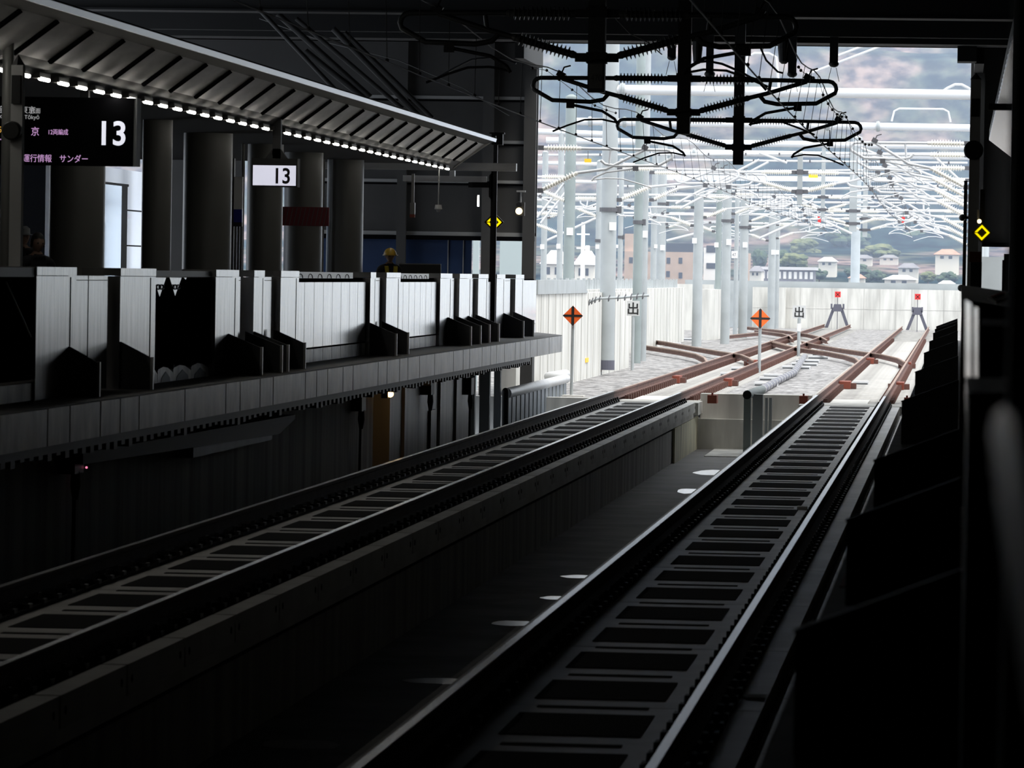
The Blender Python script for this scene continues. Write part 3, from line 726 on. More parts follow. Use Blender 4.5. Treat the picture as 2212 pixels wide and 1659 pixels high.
for a in range(rings):
    for j in range(segs): fs.append((a * segs + j, (a + 1) * segs + j, (a + 1) * segs + (j + 1) % segs, a * segs + (j + 1) % segs))
mb.add(vs, fs, 'helmet', True)
mb.lathe(hc + Vector((0, -0.015, 0.008)), hc + Vector((0, -0.015, 0.022)), [(0, 0.135), (1, 0.135)], 'helmet', 20); plB(mb, 'hard_hat')
mb = MB()
for s_ in (-1, 1):
    mb.hexa([(0.05 * s_ - 0.035, -0.145, 1.05), (0.05 * s_ + 0.035, -0.145, 1.05), (0.05 * s_ + 0.035, -0.12, 1.05), (0.05 * s_ - 0.035, -0.12, 1.05)][::1],
            [(0.085 * s_ - 0.035, -0.10, 1.42), (0.085 * s_ + 0.035, -0.10, 1.42), (0.085 * s_ + 0.035, -0.075, 1.44), (0.085 * s_ - 0.035, -0.075, 1.44)], 'vest')
mb.tube([(0.19 * math.cos(a_), 0.13 * math.sin(a_), 1.12) for a_ in [2 * math.pi * j / 16 for j in range(17)]], 0.03, 'vest', 6); plB(mb, 'vest')

GZ_ = -0.3
# ---------------- signs on the left platform
Y = 53.5
r_, b_ = atY(290, 358, Y), atY(0, 355, Y); zt_ = atY(290, 212, Y).z; zb_ = b_.z
t = thing('departure_board', 'large black departure board showing 13 in white', 'sign', (r_.x - 0.9, Y, zb_))
xl = r_.x - 2.9
mb = MB(); mb.box(xl, r_.x - 0.02, Y, Y + 0.25, zb_, zt_, 'gap_black'); scr = mb.build('housing', t)
mb = MB(); mb.box(r_.x - 0.02, r_.x + 0.02, Y + 0.02, Y + 0.28, zb_ - 0.0, zt_ + 0.0, 'pole_grey'); mb.build('side_trim', t)
for xx in (xl + 0.3, r_.x - 0.62):
    mb = MB(); mb.box(xx - 0.05, xx + 0.05, Y + 0.08, Y + 0.18, zt_, 4.9, 'black_steel'); mb.build('hanger', t)
s = pxs(Y)
def btxt(name, st, px, py, hpx, m_, sx=1.0, al='LEFT'):
    p = atY(px, py, Y); return text_mesh(name, st, p.x, Y - 0.004, p.z, hpx * s, m_, scr, al, 0.002, sx, bold=0.018 * hpx * s if hpx > 40 else 0.0)
btxt('track_number', '13', 207, 312, 73, 'sign_text', 0.95)
btxt('destination_line', '金沢・東京', 89 - 95, 243, 17.5, 'text_grey', 0.98)
btxt('direction_word', '方面', 64, 244, 13, 'text_grey', 0.95)
btxt('romaji_line', 'for Kanazawa, Tōkyō', -20, 256, 12.5, 'text_grey', 1.0)
btxt('departure_time', '12:5', -20, 286, 19, 'text_orange', 0.75)
btxt('destination_name', '東　京', 29, 291, 21, 'text_pink', 0.92)
btxt('car_count', '12両編成', 103, 290, 14, 'text_pink', 0.82)
btxt('stops_line', '大宮・上野', -24, 306, 14, 'text_pink', 0.75)
btxt('news_line', '【運行情報　サンダー', 33, 348, 18.5, 'text_pink', 0.88)
Y = 66.0; s = pxs(Y)
a, b = atY(543, 403, Y), atY(643, 343, Y)
t = thing('platform_number_sign', 'small lit white sign with a black 13, hanging over the platform', 'sign', ((a.x + b.x) / 2, Y, a.z))
mb = MB(); mb.box(a.x, b.x, Y, Y + 0.16, a.z, b.z, 'black'); mb.build('housing', t)
c0, c1 = atY(546, 400, Y), atY(639.5, 358, Y)
mb = MB(); mb.box(c0.x, c1.x, Y - 0.006, Y, c0.z, c1.z, 'sign_white'); lp = mb.build('lit_panel', t)
p = atY(588, 395.5, Y); text_mesh('track_number', '13', p.x, Y - 0.010, p.z, 47 * s, 'black', lp, 'LEFT', 0.003, 0.88, bold=0.02 * 44 * s)
hx = atY(597, 300, Y).x
mb = MB(); mb.box(hx - 0.06, hx + 0.06, Y + 0.03, Y + 0.13, b.z, 4.9, 'black_steel'); mb.prism_y([(hx - 0.16, b.z), (hx + 0.16, b.z), (hx + 0.06, b.z + 0.14), (hx - 0.06, b.z + 0.14)], Y + 0.03, Y + 0.13, 'black_steel'); mb.build('hanger', t)
mb = MB(); mb.box(b.x, b.x + 0.012, Y + 0.0, Y + 0.17, a.z, b.z, 'clad_line'); mb.build('side_trim', t)
YG = 113.0; a, b = atY(1078, 640, YG), atY(1136, 480, YG)
mb = MB(); mb.box(a.x, b.x, YG, YG + 0.06, GZ_, b.z, 'pale_glass'); solo('glass_screen', mb, 'pale greenish screen under the end wall beside the portal jamb', 'screen')
a, b = atY(1020, 640, YG), atY(1036, 480, YG)
mb = MB(); mb.box(a.x, b.x, YG, YG + 0.06, GZ_, b.z, 'pale_glass'); solo('glass_screen', mb, 'narrow pale blue screen right of the dark blue glazing', 'screen')
# small white plate seen behind the sign and information panel with blue band
Y = 75.0
a, b = atY(503, 580, Y), atY(524, 382, Y)
t = thing('information_panel', 'upright panel with white top and blue band between the columns', 'panel', ((a.x + b.x) / 2, Y, PZ))
z1, z2, z3 = atY(510, 452, Y).z, atY(510, 480, Y).z, atY(510, 489, Y).z
mb = MB(); mb.box(a.x, b.x, Y, Y + 0.1, z1, b.z, 'white'); mb.build('white_top', t)
mb = MB(); mb.box(a.x, b.x, Y, Y + 0.1, z2, z1, 'train_blue'); mb.build('blue_band', t)
mb = MB()
for i in range(3): mb.tube([(a.x + 0.03 + i * (b.x - a.x) / 3, Y + 0.05, PZ), (a.x + 0.03 + i * (b.x - a.x) / 3, Y + 0.05, z3)], 0.022, 'steel', 8)
mb.build('tubes', t)
mb = MB(); mb.box(a.x - 0.06, a.x, Y - 0.02, Y + 0.12, PZ, b.z + 0.3, 'black_steel'); mb.box(a.x, b.x, Y, Y + 0.1, z3, z2, 'black_steel'); mb.build('frame', t)

# silver train car standing on the far side of the platform
t = thing('train_car', 'silver train side with a tall door behind the departure board', 'train', (-17.5, 92, -0.2))
XT = -17.3
ya, yb = atX(213, 450, XT).y, atX(400, 450, XT).y
mb = MB(); mb.box(XT - 2.9, XT, ya - 5.5, atX(325, 450, XT).y, 0.2, 4.6, 'train_silver'); mb.build('body_shell', t)
d0, d1, d2 = atX(223, 450, XT).y, atX(261, 450, XT).y, atX(274, 450, XT).y
zt_ = atX(245, 400, XT).z
mb = MB(); mb.box(XT - 0.02, XT + 0.015, d0, d1, PZ, zt_, 'train_glass'); mb.build('door', t)
mb = MB(); mb.box(XT - 0.02, XT + 0.012, d1, d2, PZ, zt_, 'black'); mb.build('door_gap', t)
mb = MB(); mb.box(XT, XT + 0.018, d0 - 0.1, d2 + 0.1, zt_, zt_ + 0.05, 'black'); mb.build('door_header', t)
for y in (455, 531):
    z = atX(285, y, XT).z; mb = MB(); mb.box(XT, XT + 0.012, d2, d2 + 1.8, z - 0.015, z + 0.015, 'black'); mb.build('panel_seam', t)
# glass board, and a white strip standing in for a bright glimpse between columns
for (xa, xb, y0, y1, m_, nm, lab, Y) in ((337, 352, 483, 577, 'pale_glass', 'glass_board', 'low pale glass board between the dark columns', 96), (357, 370, 353, 577, 'white', 'bright_glimpse_strip', 'tall thin white strip with a red mark standing for a bright glimpse between the columns', 98)):
    a, b = atY(xa, y1, Y), atY(xb, y0, Y)
    t = thing(nm, lab, 'panel', ((a.x + b.x) / 2, Y, PZ)); mb = MB(); mb.box(a.x, b.x, Y, Y + 0.05, PZ, b.z, m_); mb.build('pane', t)
    if nm == 'bright_glimpse_strip':
        z0, z1 = atY(363, 474, Y).z, atY(363, 464, Y).z; mb = MB(); mb.box(a.x, b.x, Y - 0.01, Y, z0, z1, 'red'); mb.build('red_mark', t)
# barrier board behind the worker
a, b = atY(862, 588, 90), atY(952, 570, 90)
mb = MB(); mb.box(a.x, b.x, 90, 90.1, PZ, b.z, 'clad'); mb.box(a.x, b.x, 89.99, 90, b.z - 0.02, b.z, 'clad_line'); solo('barrier_board', mb, 'low grey barrier board to the right of the worker', 'barrier')

# ---------------- slim poles, lamps and signals
def mirror_pole(label, px, Xp, ytop, ball, pw, lower=PZ, side=1):
    # pole standing at lateral position Xp, read at picture column px
    Yp = atX(px, 400, Xp).y
    s = pxs(Yp); zt = atY(px, ytop, Yp).z
    t = thing('mirror_pole', label, 'pole', (Xp, Yp, lower), 'slim poles at the platform edges')
    wd = pw * s / 2
    mb = MB(); mb.box(Xp - wd, Xp + wd, Yp - wd, Yp + wd, lower, zt - 0.1, 'box_grey'); mb.build('shaft', t)
    mb = MB(); mb.lathe((Xp, Yp, zt - 0.1), (Xp, Yp, zt), [(0, wd * 1.15), (1, 0.005)], 'black_steel', 4); mb.build('cap', t)
    c = atY(ball[0], ball[1], Yp); r = ball[2] * s
    mb = MB(); mb.lathe((c.x, Yp - 0.12 - wd, c.z), (c.x, Yp - wd, c.z), [(0, r * 0.85), (0.25, r), (0.8, r), (1, r * 0.6)], 'black', 20); mb.build('round_mirror', t)
    c2 = atY(px, ytop + 75, Yp)
    mb = MB(); mb.box(Xp - wd * 0.75, Xp + wd * 0.75, Yp - wd - 0.05, Yp - wd, c2.z - 0.14, c2.z + 0.14, 'black'); mb.build('box', t)
    return t
mirror_pole('slim pole with round black mirror at the left picture edge', 36, -9.25, 119, (31, 283, 21), 26)
mirror_pole('slim pole with round black mirror right of the portal opening', 2104, 0.24, 158, (2103, 325, 21), 22)
# black end pole with loudspeaker box
Yp = 92.8; s = pxs(Yp); a = atY(1069, 400, Yp)
t = thing('end_pole', 'black pole with speaker box at the far end of the left platform', 'pole', (a.x, Yp, PZ))
mb = MB(); mb.box(a.x - 0.035, a.x + 0.045, Yp - 0.04, Yp + 0.04, PZ, atY(1069, 300, Yp).z, 'black_steel'); mb.build('shaft', t)
c = atY(1065, 450, Yp); mb = MB(); mb.box(c.x - 0.045, c.x + 0.05, Yp - 0.05, Yp + 0.05, PZ, atY(1062, 368, Yp).z, 'black_steel'); mb.build('lower_post', t)
c0, c1 = atY(1063, 313, Yp), atY(1087, 290, Yp); mb = MB(); mb.box(c0.x, c1.x, Yp - 0.12, Yp + 0.10, c0.z, c1.z, 'black'); mb.box(c0.x - 0.05, c1.x + 0.03, Yp - 0.12, Yp + 0.10, c1.z, c1.z + 0.03, 'black'); mb.build('speaker_box', t)
c0, c1 = atY(1012, 405, Yp), atY(1060, 392, Yp); mb = MB(); mb.box(c0.x, c1.x, Yp - 0.05, Yp + 0.05, c0.z, c1.z, 'black'); mb.prism_y([(c1.x - 0.03, c0.z - 0.18), (c1.x + 0.05, c0.z - 0.28), (c1.x + 0.05, c1.z + 0.2), (c1.x - 0.03, c1.z + 0.12)], Yp - 0.05, Yp + 0.05, 'black'); mb.build('bracket', t)
c0, c1 = atY(1010, 366, Yp), atY(1096, 357, Yp); mb = MB(); mb.box(c0.x, c1.x, Yp - 0.04, Yp + 0.04, c0.z, c1.z, 'clad'); mb.build('cross_bar', t)

def diamond(name, label, cx, cy, r, Y, broken):
    c = atY(cx, cy, Y); s = pxs(Y) * r
    t = thing(name, label, 'signal', (c.x, Y, c.z - s))
    mb = MB(); mb.prism_y([(c.x, c.z - s * 1.12), (c.x + s * 1.12, c.z), (c.x, c.z + s * 1.12), (c.x - s * 1.12, c.z)], Y, Y + 0.12, 'black'); mb.build('housing', t)
    P4 = [Vector((0, 0, 1)), Vector((1, 0, 0)), Vector((0, 0, -1)), Vector((-1, 0, 0))]
    for i in range(4):
        a, b = P4[i] * s * 0.88, P4[(i + 1) % 4] * s * 0.88
        if i == 2: b = a.lerp(b, 0.93)
        if i == 3: a = a.lerp(b, 0.07)
        n = Vector((0, 0, 0)) - (a + b) / 2; n = n.normalized() * s * 0.26
        q4 = [(c.x + v.x, c.z + v.z) for v in (a, b, b * 0.64, a * 0.64)]
        mb = MB(); mb.prism_y(q4, Y - 0.015, Y, 'led_yellow'); mb.build('light_bar', t)
    mb = MB(); mb.box(c.x - 0.025, c.x + 0.025, Y + 0.04, Y + 0.09, c.z + s * 1.05, c.z + s * 1.05 + (0.9 if broken else 0.35), 'black_steel'); mb.build('hanger', t)
    return t
diamond('diamond_signal', 'yellow lit diamond behind the black pole on the left platform', 1067, 480, 19, 95, True)
diamond('diamond_signal', 'yellow lit diamond at the right edge under a white lamp', 2121, 502.5, 19, 48, False)
# small white lamp above the right diamond
c = atY(2115.5, 478, 47.7); s = pxs(47.7)
t = thing('signal_lamp', 'small round white lamp just above the right diamond', 'lamp', (c.x, 47.7, c.z))
mb = MB(); mb.ball(c, 4.5 * s, 'lamp_cream'); mb.build('bulb', t)
mb = MB(); mb.tube([(c.x - 0.01, 47.8, c.z), (c.x - 0.015, 47.8, c.z + 0.12)], 0.012, 'clad_line', 8); mb.build('stem', t)
# signal with lamp in front of the left portal jamb
Y = 104.0; s = pxs(Y); c = atY(1121, 456, Y)
t = thing('lamp_signal', 'two lens signal with lit cream lamp hanging beside the portal jamb', 'signal', (c.x, Y, c.z - 0.12))
mb = MB(); c0, c1 = atY(1114, 466, Y), atY(1133, 437, Y); mb.box(c0.x, c1.x, Y, Y + 0.15, c0.z, c1.z, 'clad'); mb.build('housing', t)
mb = MB(); mb.lathe((c.x, Y - 0.03, c.z), (c.x, Y, c.z), [(0, 7 * s), (1, 7.5 * s)], 'lamp_cream', 16); mb.build('lit_lens', t)
c2 = atY(1121, 442, Y); mb = MB(); mb.lathe((c2.x, Y - 0.04, c2.z), (c2.x, Y, c2.z), [(0, 6 * s), (1, 6.5 * s)], 'black', 16); mb.build('dark_lens', t)
c3 = atY(1125, 415, Y); mb = MB(); mb.tube([(c3.x, Y + 0.07, c1.z), (c3.x, Y + 0.07, c3.z)], 0.02, 'clad_line', 8); mb.box(c3.x - 0.1, c3.x + 0.1, Y + 0.02, Y + 0.12, c3.z, c3.z + 0.04, 'clad_line'); mb.build('stem', t)
# lamp below the left platform
X = -9.2; c = atX(843, 851, X); s = pxs(c.y)
t = thing('pit_lamp', 'glowing orange lamp on the pit wall below the left platform', 'lamp', tuple(c))
mb = MB(); mb.ball(c, 7.5 * s, 'lamp_orange'); mb.build('bulb', t)
mb = MB(); mb.box(c.x - 0.14, c.x - 0.03, c.y - 0.08, c.y + 0.08, c.z - 0.07, c.z + 0.09, 'black_steel'); mb.build('base', t)
ld = bpy.data.lights.new('pit_glow', 'POINT'); ld.energy = 0.5; ld.color = (1, 0.6, 0.25); ld.shadow_soft_size = 0.06
lo = bpy.data.objects.new('pit_glow', ld); COL.objects.link(lo); lo.parent = t; lo.location = (0.14, 0, 0)
# hanging sensor boxes under the canopy end
Y = 88.0; s = pxs(Y)
a, b = atY(885, 465, Y), atY(896, 438, Y); zt_ = atY(890, 375, Y).z
t = thing('hanging_box', 'slim box with an orange bottom hanging below the canopy', 'box', ((a.x + b.x) / 2, Y, a.z))
mb = MB(); mb.box(a.x, b.x, Y, Y + 0.1, a.z, b.z, 'column'); mb.build('case', t)
mb = MB(); mb.box(a.x, b.x, Y - 0.005, Y + 0.1, a.z - 0.04, a.z + 0.02, 'red_oxide'); mb.build('orange_bottom', t)
mb = MB(); mb.box(a.x + 0.02, b.x - 0.02, Y + 0.03, Y + 0.08, b.z, zt_, 'column'); mb.build('drop_tube', t)
c = atY(947, 448, Y); zt_ = atY(947, 365, Y).z
t = thing('camera_pendant', 'small camera on a thin rod hanging below the canopy', 'camera', (c.x, Y, c.z - 0.1))
mb = MB(); mb.lathe((c.x, Y, c.z - 0.09), (c.x, Y, c.z + 0.05), [(0, 0.03), (0.35, 0.05), (0.4, 0.075), (1, 0.06)], 'box_grey', 12); mb.build('head', t)
mb = MB(); mb.tube([(c.x, Y, c.z + 0.05), (c.x, Y, zt_)], 0.012, 'clad_line', 6); mb.build('rod', t)
a, b = atY(1033, 446, 100), atY(1037, 422, 100)
mb = MB(); mb.tube([(a.x, 100, a.z), (a.x, 100, b.z)], 0.02, 'led_white', 8); solo('tube_light', mb, 'short upright white tube light left of the end pole', 'lamp')
# diagonal roof braces above the canopy
for i, (x0, y0, x1, y1) in enumerate(((560, 20, 735, 205), (600, 30, 800, 210), (640, 40, 870, 235), (720, 62, 905, 250), (745, 70, 935, 255), (660, 110, 790, 215))):
    a, b = atY(x0, y0, 97), atY(x1, y1, 97)
    d = (b - a).normalized()
    mb = MB(); mb.tube([a, b], 0.05 + 0.015 * (i % 2), 'clad', 8)
    solo('roof_brace', mb, 'slanted grey roof brace, number %s from the left above the canopy' % ('one', 'two', 'three', 'five', 'six', 'four')[i], 'brace', 'slanted braces above the canopy')

# ================================================================== TRACKS
RAILS = [(-7.545, 'outer rail of the left track beside the platform pit'), (-6.055, 'inner rail of the left track above the drainage channel'),
         (-3.03, 'left rail of the right track with a bright worn head'), (-1.535, 'right rail of the right track with a bright worn head')]
def rail_profile(mb, X, y0, y1, side, head):
    h = 0.0
    pts = [(-0.072, -0.174), (0.072, -0.174), (0.072, -0.160), (0.012, -0.140), (0.010, -0.05), (0.034, -0.036), (0.034, -0.004), (0.028, 0), (-0.028, 0), (-0.034, -0.004), (-0.034, -0.036), (-0.010, -0.05), (-0.012, -0.140), (-0.072, -0.160)]
    mb.prism_y([(X + a, b) for a, b in pts], y0, y1, side)
    mb.box(X - 0.028, X + 0.028, y0, y1, -0.001, 0.0015, head)
for X, lab in RAILS:
    mb = MB(); rail_profile(mb, X, -10, YB, 'rail_side', 'rail_head')
    solo('rail', mb, lab + ', inside the hall', 'rail', 'rails inside the hall')
    mb = MB(); rail_profile(mb, X, YB + 0.006, 262.0 if X > -5 else 267.0, 'rust', 'rust_head')
    solo('rail', mb, 'rusty ' + lab.replace(' with a bright worn head', '').replace(' beside the platform pit', ' outdoors').replace(' above the drainage channel', ' outdoors') + ', running to the buffer stop', 'rail', 'rusty rails on the ballast')
# slab panels: concrete slab, black plates standing in for its shaded openings, fasteners
SL = 4.84
def make_slab(xc, Y, label, grp):
    t = thing('track_slab', label, 'track slab', (xc, Y, -0.42), grp)
    x0, x1 = xc - 1.08, xc + 1.08
    mb = MB(); mb.box(x0, x1, Y + 0.012, Y + SL - 0.012, -0.42, -0.232, 'concrete_slab'); mb.build('slab', t)
    for k in range(2):
        y = Y + 0.5 + k * SL / 2
        mb = MB(); mb.box(xc - 0.43, xc + 0.43, y, y + 1.38, -0.232, -0.226, 'rubber_and_opening'); mb.build('dark_opening', t)
        mb = MB(); mb.box(xc - 0.36, xc + 0.36, y - 0.62, y - 0.50, -0.232, -0.227, 'rubber_and_opening'); mb.build('dark_slot', t)
    for sx in (-0.745, 0.745):
        mb = MB(); mb.box(xc + sx - 0.16, xc + sx + 0.16, Y + 0.012, Y + SL - 0.012, -0.232, -0.2, 'rubber_and_opening'); mb.build('rail_pad', t)
        for k in range(8):
            y = Y + 0.3 + k * SL / 8
            mb = MB()
            for d in (-1, 1):
                mb.box(xc + sx + d * 0.12 - 0.05, xc + sx + d * 0.12 + 0.05, y - 0.07, y + 0.07, -0.2, -0.165, 'fastener')
                mb.lathe((xc + sx + d * 0.125, y, -0.165), (xc + sx + d * 0.125, y, -0.115), [(0, 0.022), (1, 0.018)], 'fastener', 6)
            mb.build('fastener', t)
    return t
for xc, side in ((-2.2825, 'right'), (-6.80, 'left')):
    first = None
    for k in range(19):
        Y = 10.4 + k * SL
        lab = 'concrete track slab with black plates for openings between the rails of the %s track' % side
        if first is None: first = make_slab(xc, Y, lab, 'slabs of the %s track' % side)
        else: copy_tree(first, (xc, Y, -0.42))
# lit end beams where the slabs stop
for xc, side in ((-2.2825, 'right'), (-6.80, 'left')):
    mb = MB(); mb.box(xc - 1.15, xc + 1.15, 102.4, 104.6, -0.5, -0.225, 'concrete_yard'); struct('slab_end_' + side, mb)
# kerb blocks with bolt holes along the channel side of the left bed
first = None; k = 0
Y = 22.0
while Y < 101:
    if first is None:
        first = thing('kerb_block', 'concrete kerb block with bolt holes along the left track', 'kerb block', (-5.77, Y, -0.42), 'kerb blocks of the left track')
        mb = MB(); mb.box(-5.86, -5.68, Y + 0.02, Y + 2.38, -0.42, -0.20, 'concrete'); mb.build('block', first)
        for yy in (0.18, 2.2):
            mb = MB(); mb.tube([(-5.684, Y + yy, -0.31), (-5.676, Y + yy, -0.31)], 0.03, 'gap_black', 8); mb.build('bolt_hole', first)
    else: copy_tree(first, (-5.77, Y, -0.42))
    Y += 2.42
# right side strip of concrete beside the right rail
first = None; Y = 20.0
while Y < 101:
    if first is None:
        first = thing('cable_cover', 'concrete trough cover in the strip right of the right track', 'cover', (-0.99, Y, -0.42), 'trough covers right of the right track')
        mb = MB(); mb.box(-1.10, -0.86, Y + 0.012, Y + 1.2, -0.42, -0.25, 'concrete_slab'); mb.build('cover_slab', first)
    else: copy_tree(first, (-0.99, Y, -0.42))
    Y += 1.21
mb = MB(); mb.box(-0.86, -0.50, -16, 102, -1.3, -0.7, 'concrete_wall'); struct('gutter_right', mb)
# puddles on the channel floor
for i, (px, py, w_, l_) in enumerate(((1538, 1021, 0.42, 1.6), (1490, 1061, 0.28, 1.2), (1250, 1246, 0.3, 0.4), (1205, 1292, 0.25, 0.4), (1110, 1347, 0.3, 0.5), (950, 1472, 0.45, 0.4), (650, 1609, 0.4, 0.5))):
    c = atZ(px, py, -1.3); mb = MB()
    poly = [(c.x + w_ * math.cos(a_) * (0.8 + 0.3 * noise.noise(Vector((a_, i, 0)))), c.y + l_ * math.sin(a_) * (0.8 + 0.3 * noise.noise(Vector((i, a_, 3))))) for a_ in [2 * math.pi * j / 18 for j in range(18)]]
    mb.prism_z(poly, -1.3, -1.296, 'rail_head')
    solo('puddle', mb, ['largest bright puddle near the sunlit end of the channel', 'bright puddle second from the sunlit end of the channel', 'small puddle touching the right bed, third from the sunlit end', 'puddle fourth from the sunlit end of the channel', 'dim puddle in the middle of the channel',
         'long thin puddle in the dark part of the channel', 'dim puddle nearest the bottom edge of the channel'][i], 'puddle', 'puddles in the channel')
# pale scraps on the right track
c = atZ(1632, 1509, -0.24); mb = MB(); mb.box(c.x - 0.06, c.x + 0.07, c.y - 0.16, c.y + 0.16, -0.25, -0.22, 'white'); mb.box(c.x - 0.09, c.x - 0.06, c.y - 0.06, c.y + 0.1, -0.25, -0.225, 'white')
solo('metal_clip', mb, 'small white clip lying right of the right rail', 'clip')
c = atZ(1733, 1097, -0.22); mb = MB(); mb.box(c.x - 0.06, c.x + 0.06, c.y - 0.12, c.y + 0.12, -0.232, -0.2, 'white'); solo('metal_clip', mb, 'thin white clip left of the right rail, farther up the slab', 'clip')

# ================================================================== OVERHEAD LINE
def insulator_profile(n=11, rc=0.045, rd=0.088, cap=0.06):
    pr = [(0, rc * 0.9), (cap, rc * 1.15), (cap + 0.02, rc)]
    a0, a1 = cap + 0.03, 1 - cap - 0.03
    for i in range(n):
        t0 = a0 + (a1 - a0) * i / n; d = (a1 - a0) / n
        pr += [(t0 + d * 0.25, rc), (t0 + d * 0.42, rd), (t0 + d * 0.55, rd), (t0 + d * 0.72, rc)]
    return pr + [(1 - cap, rc), (1 - cap + 0.01, rc * 1.15), (1, rc * 0.9)]
def arm_parts(t, base, sgn, L, m_tube, m_ins, m_clamp, tr=0.036, zt=0.0, n=11):
    """cantilever reaching sgn*L sideways from base (lower bracket z)."""
    bx, by, bz = base
    def Q(dx, dz, dy=0.0): return Vector((bx + sgn * dx, by + dy, bz + dz))
    top = 0.56 + zt; k = L / 2.6
    mb = MB(); mb.lathe(Q(0.16, top), Q(1.06, top), insulator_profile(n), m_ins, 12); mb.build('insulator', t)
    mb = MB(); mb.lathe(Q(0.16, 0.03), Q(0.98, 0.26 + zt * 0.4), insulator_profile(n), m_ins, 12); mb.build('insulator', t)
    for z_ in (top, 0.0):
        mb = MB(); mb.box(min(bx, bx + sgn * 0.17), max(bx, bx + sgn * 0.17), by - 0.04, by + 0.04, bz + z_ - 0.05, bz + z_ + 0.06, m_clamp); mb.build('bracket', t)
    # top tube, rounded end, lower return tube
    pts = [Q(1.02, top), Q(L - 0.22, top - 0.01)]
    for a_ in (60, 30, 0, -30): pts.append(Q(L - 0.22 + 0.13 * math.cos(R(a_)) , top - 0.14 + 0.13 * math.sin(R(a_))))
    pts += [Q(L - 0.42, top - 0.38), Q(1.45 * k + 0.05, top - 0.40), Q(1.28 * k, top - 0.36), Q(1.2 * k, top - 0.27)]
    mb = MB(); mb.tube(pts, tr, m_tube, 8); mb.build('loop_tube', t)
    mb = MB(); mb.tube([Q(0.94, 0.25 + zt * 0.4), Q(1.3 * k, 0.33 + zt * 0.45), Q(2.0 * k, top - 0.02)], tr, m_tube, 8); mb.build('diagonal_tube', t)
    mb = MB(); mb.tube([Q(1.35 * k, 0.36 + zt * 0.5), Q(1.38 * k, top)], tr * 0.8, m_tube, 8); mb.build('strut', t)
    # clamps
    mb = MB(); c = Q(2.02 * k, top + 0.05); mb.cbox(c, (0.14, 0.10, 0.10), m_clamp, Matrix.Rotation(0.5, 3, 'Y')); mb.tube([c, c + Vector((0.05, 0, 0.12)), c + Vector((0.16, 0, 0.15))], 0.014, m_clamp, 6); mb.build('messenger_clamp', t)
    c = Q(1.85 * k, top - 0.45); mb = MB(); mb.cbox(c, (0.13, 0.09, 0.12), m_clamp); mb.build('steady_clamp', t)
    mb = MB(); mb.tube([c, Q(1.3 * k, top - 0.55), Q(1.08 * k, top - 0.68), Q(1.03 * k, top - 0.76)], 0.024, m_clamp if m_tube != 'white_pipe' else m_tube, 8); mb.build('drop_bracket', t)
    e = Q(1.04 * k, top - 0.74)
    mb = MB(); mb.tube([e, Q(1.3 * k, top - 0.69), Q(1.6 * k, top - 0.70), Q(1.9 * k, top - 0.80), Q(2.15 * k, top - 0.90)], 0.016, m_clamp if m_tube != 'white_pipe' else m_tube, 6); mb.build('steady_arm', t)
def drop_mast(name, label, X, Y, ztop, zbot, m_mast, m_tube, m_ins, m_clamp, wd=0.115, L=2.6, grp=None, sides=(-1, 1), plate=False, off=0.36):
    t = thing(name, label, 'catenary mast', (X, Y, zbot), grp)
    mb = MB(); mb.box(X - wd, X + wd, Y - wd, Y + wd, zbot, ztop, m_mast); mb.build('mast', t)
    for z_ in (zbot + off, zbot + off + 0.58):
        mb = MB(); mb.box(X - wd - 0.02, X + wd + 0.02, Y - wd - 0.02, Y + wd + 0.02, z_ - 0.07, z_ + 0.07, m_clamp); mb.build('collar', t)
    for sg in sides: arm_parts(t, (X + sg * wd, Y, zbot + off), sg, L - wd, m_tube, m_ins, m_clamp, n=13)
    if plate:
        mb = MB(); mb.box(X - wd * 0.8, X + wd * 0.8, Y - wd - 0.012, Y - wd, zbot + 0.05, zbot + 0.36, 'column'); np_ = mb.build('number_plate', t)
        text_mesh('plate_number', '470', X - wd * 0.6, Y - wd - 0.014, zbot + 0.14, 0.12, 'mast_grey', np_, 'LEFT', 0.001, 0.8)
    return t
DM = 'catenary drop masts inside the hall'
for px, yb, Y, lab in ((1288, 200, 58.9, 'nearest dark catenary drop mast with number plate, twin insulator arms at the top edge'), (1476, 290, 77.1, 'middle dark catenary drop mast with insulator arms both sides'), (1594.5, 356, 96.2, 'farthest dark catenary drop mast, hanging lowest in the portal')):
    q = atY(px, yb, Y)
    drop_mast('catenary_drop_mast', lab, q.x, Y, 8.2, q.z, 'mast_grey' if Y < 60 else 'black_steel', 'mast_grey', 'porcelain_grey', 'black_steel', 0.108, 2.62, DM, plate=(Y < 60), off=0.44 if Y < 60 else 0.36)
# contact wires and messenger wires with droppers
def wire(name, label, pts, r, m_='wire', cat='wire', grp=None):
    mb = MB(); mb.tube(pts, r, m_, 6); return solo(name, mb, label, cat, grp)
for xc, side, off in ((-6.62, 'left', 0.12), (-2.42, 'right', -0.12)):
    t = thing('contact_wire', 'thin contact wire with hanging droppers above the %s track' % side, 'wire', (xc, 30, 5.0), 'overhead wires')
    ys = list(range(24, 262, 6))
    mb = MB(); mb.tube([(xc + 0.08 * math.sin(y / 15), y, 5.0) for y in ys], 0.010, 'wire', 6); mb.build('contact', t)
    zm = lambda y: 5.86 + 0.1 * math.cos((y - 58.9) / 18.6 * 2 * math.pi)
    mb = MB(); mb.tube([(xc - off * 0.5, y, zm(y)) for y in range(24, 262, 3)], 0.010, 'wire', 6); mb.build('messenger', t)
    n = 0; y = 40.0
    while y < 235 and n < 60:
        mb = MB(); mb.tube([(xc + 0.08 * math.sin(y / 15), y, 5.0), (xc - off * 0.5, y, zm(y))], 0.005, 'wire', 4); mb.ball((xc + 0.08 * math.sin(y / 15), y, 5.02), 0.025, 'wire', 6, 4); mb.build('dropper', t); y += 3.4; n += 1
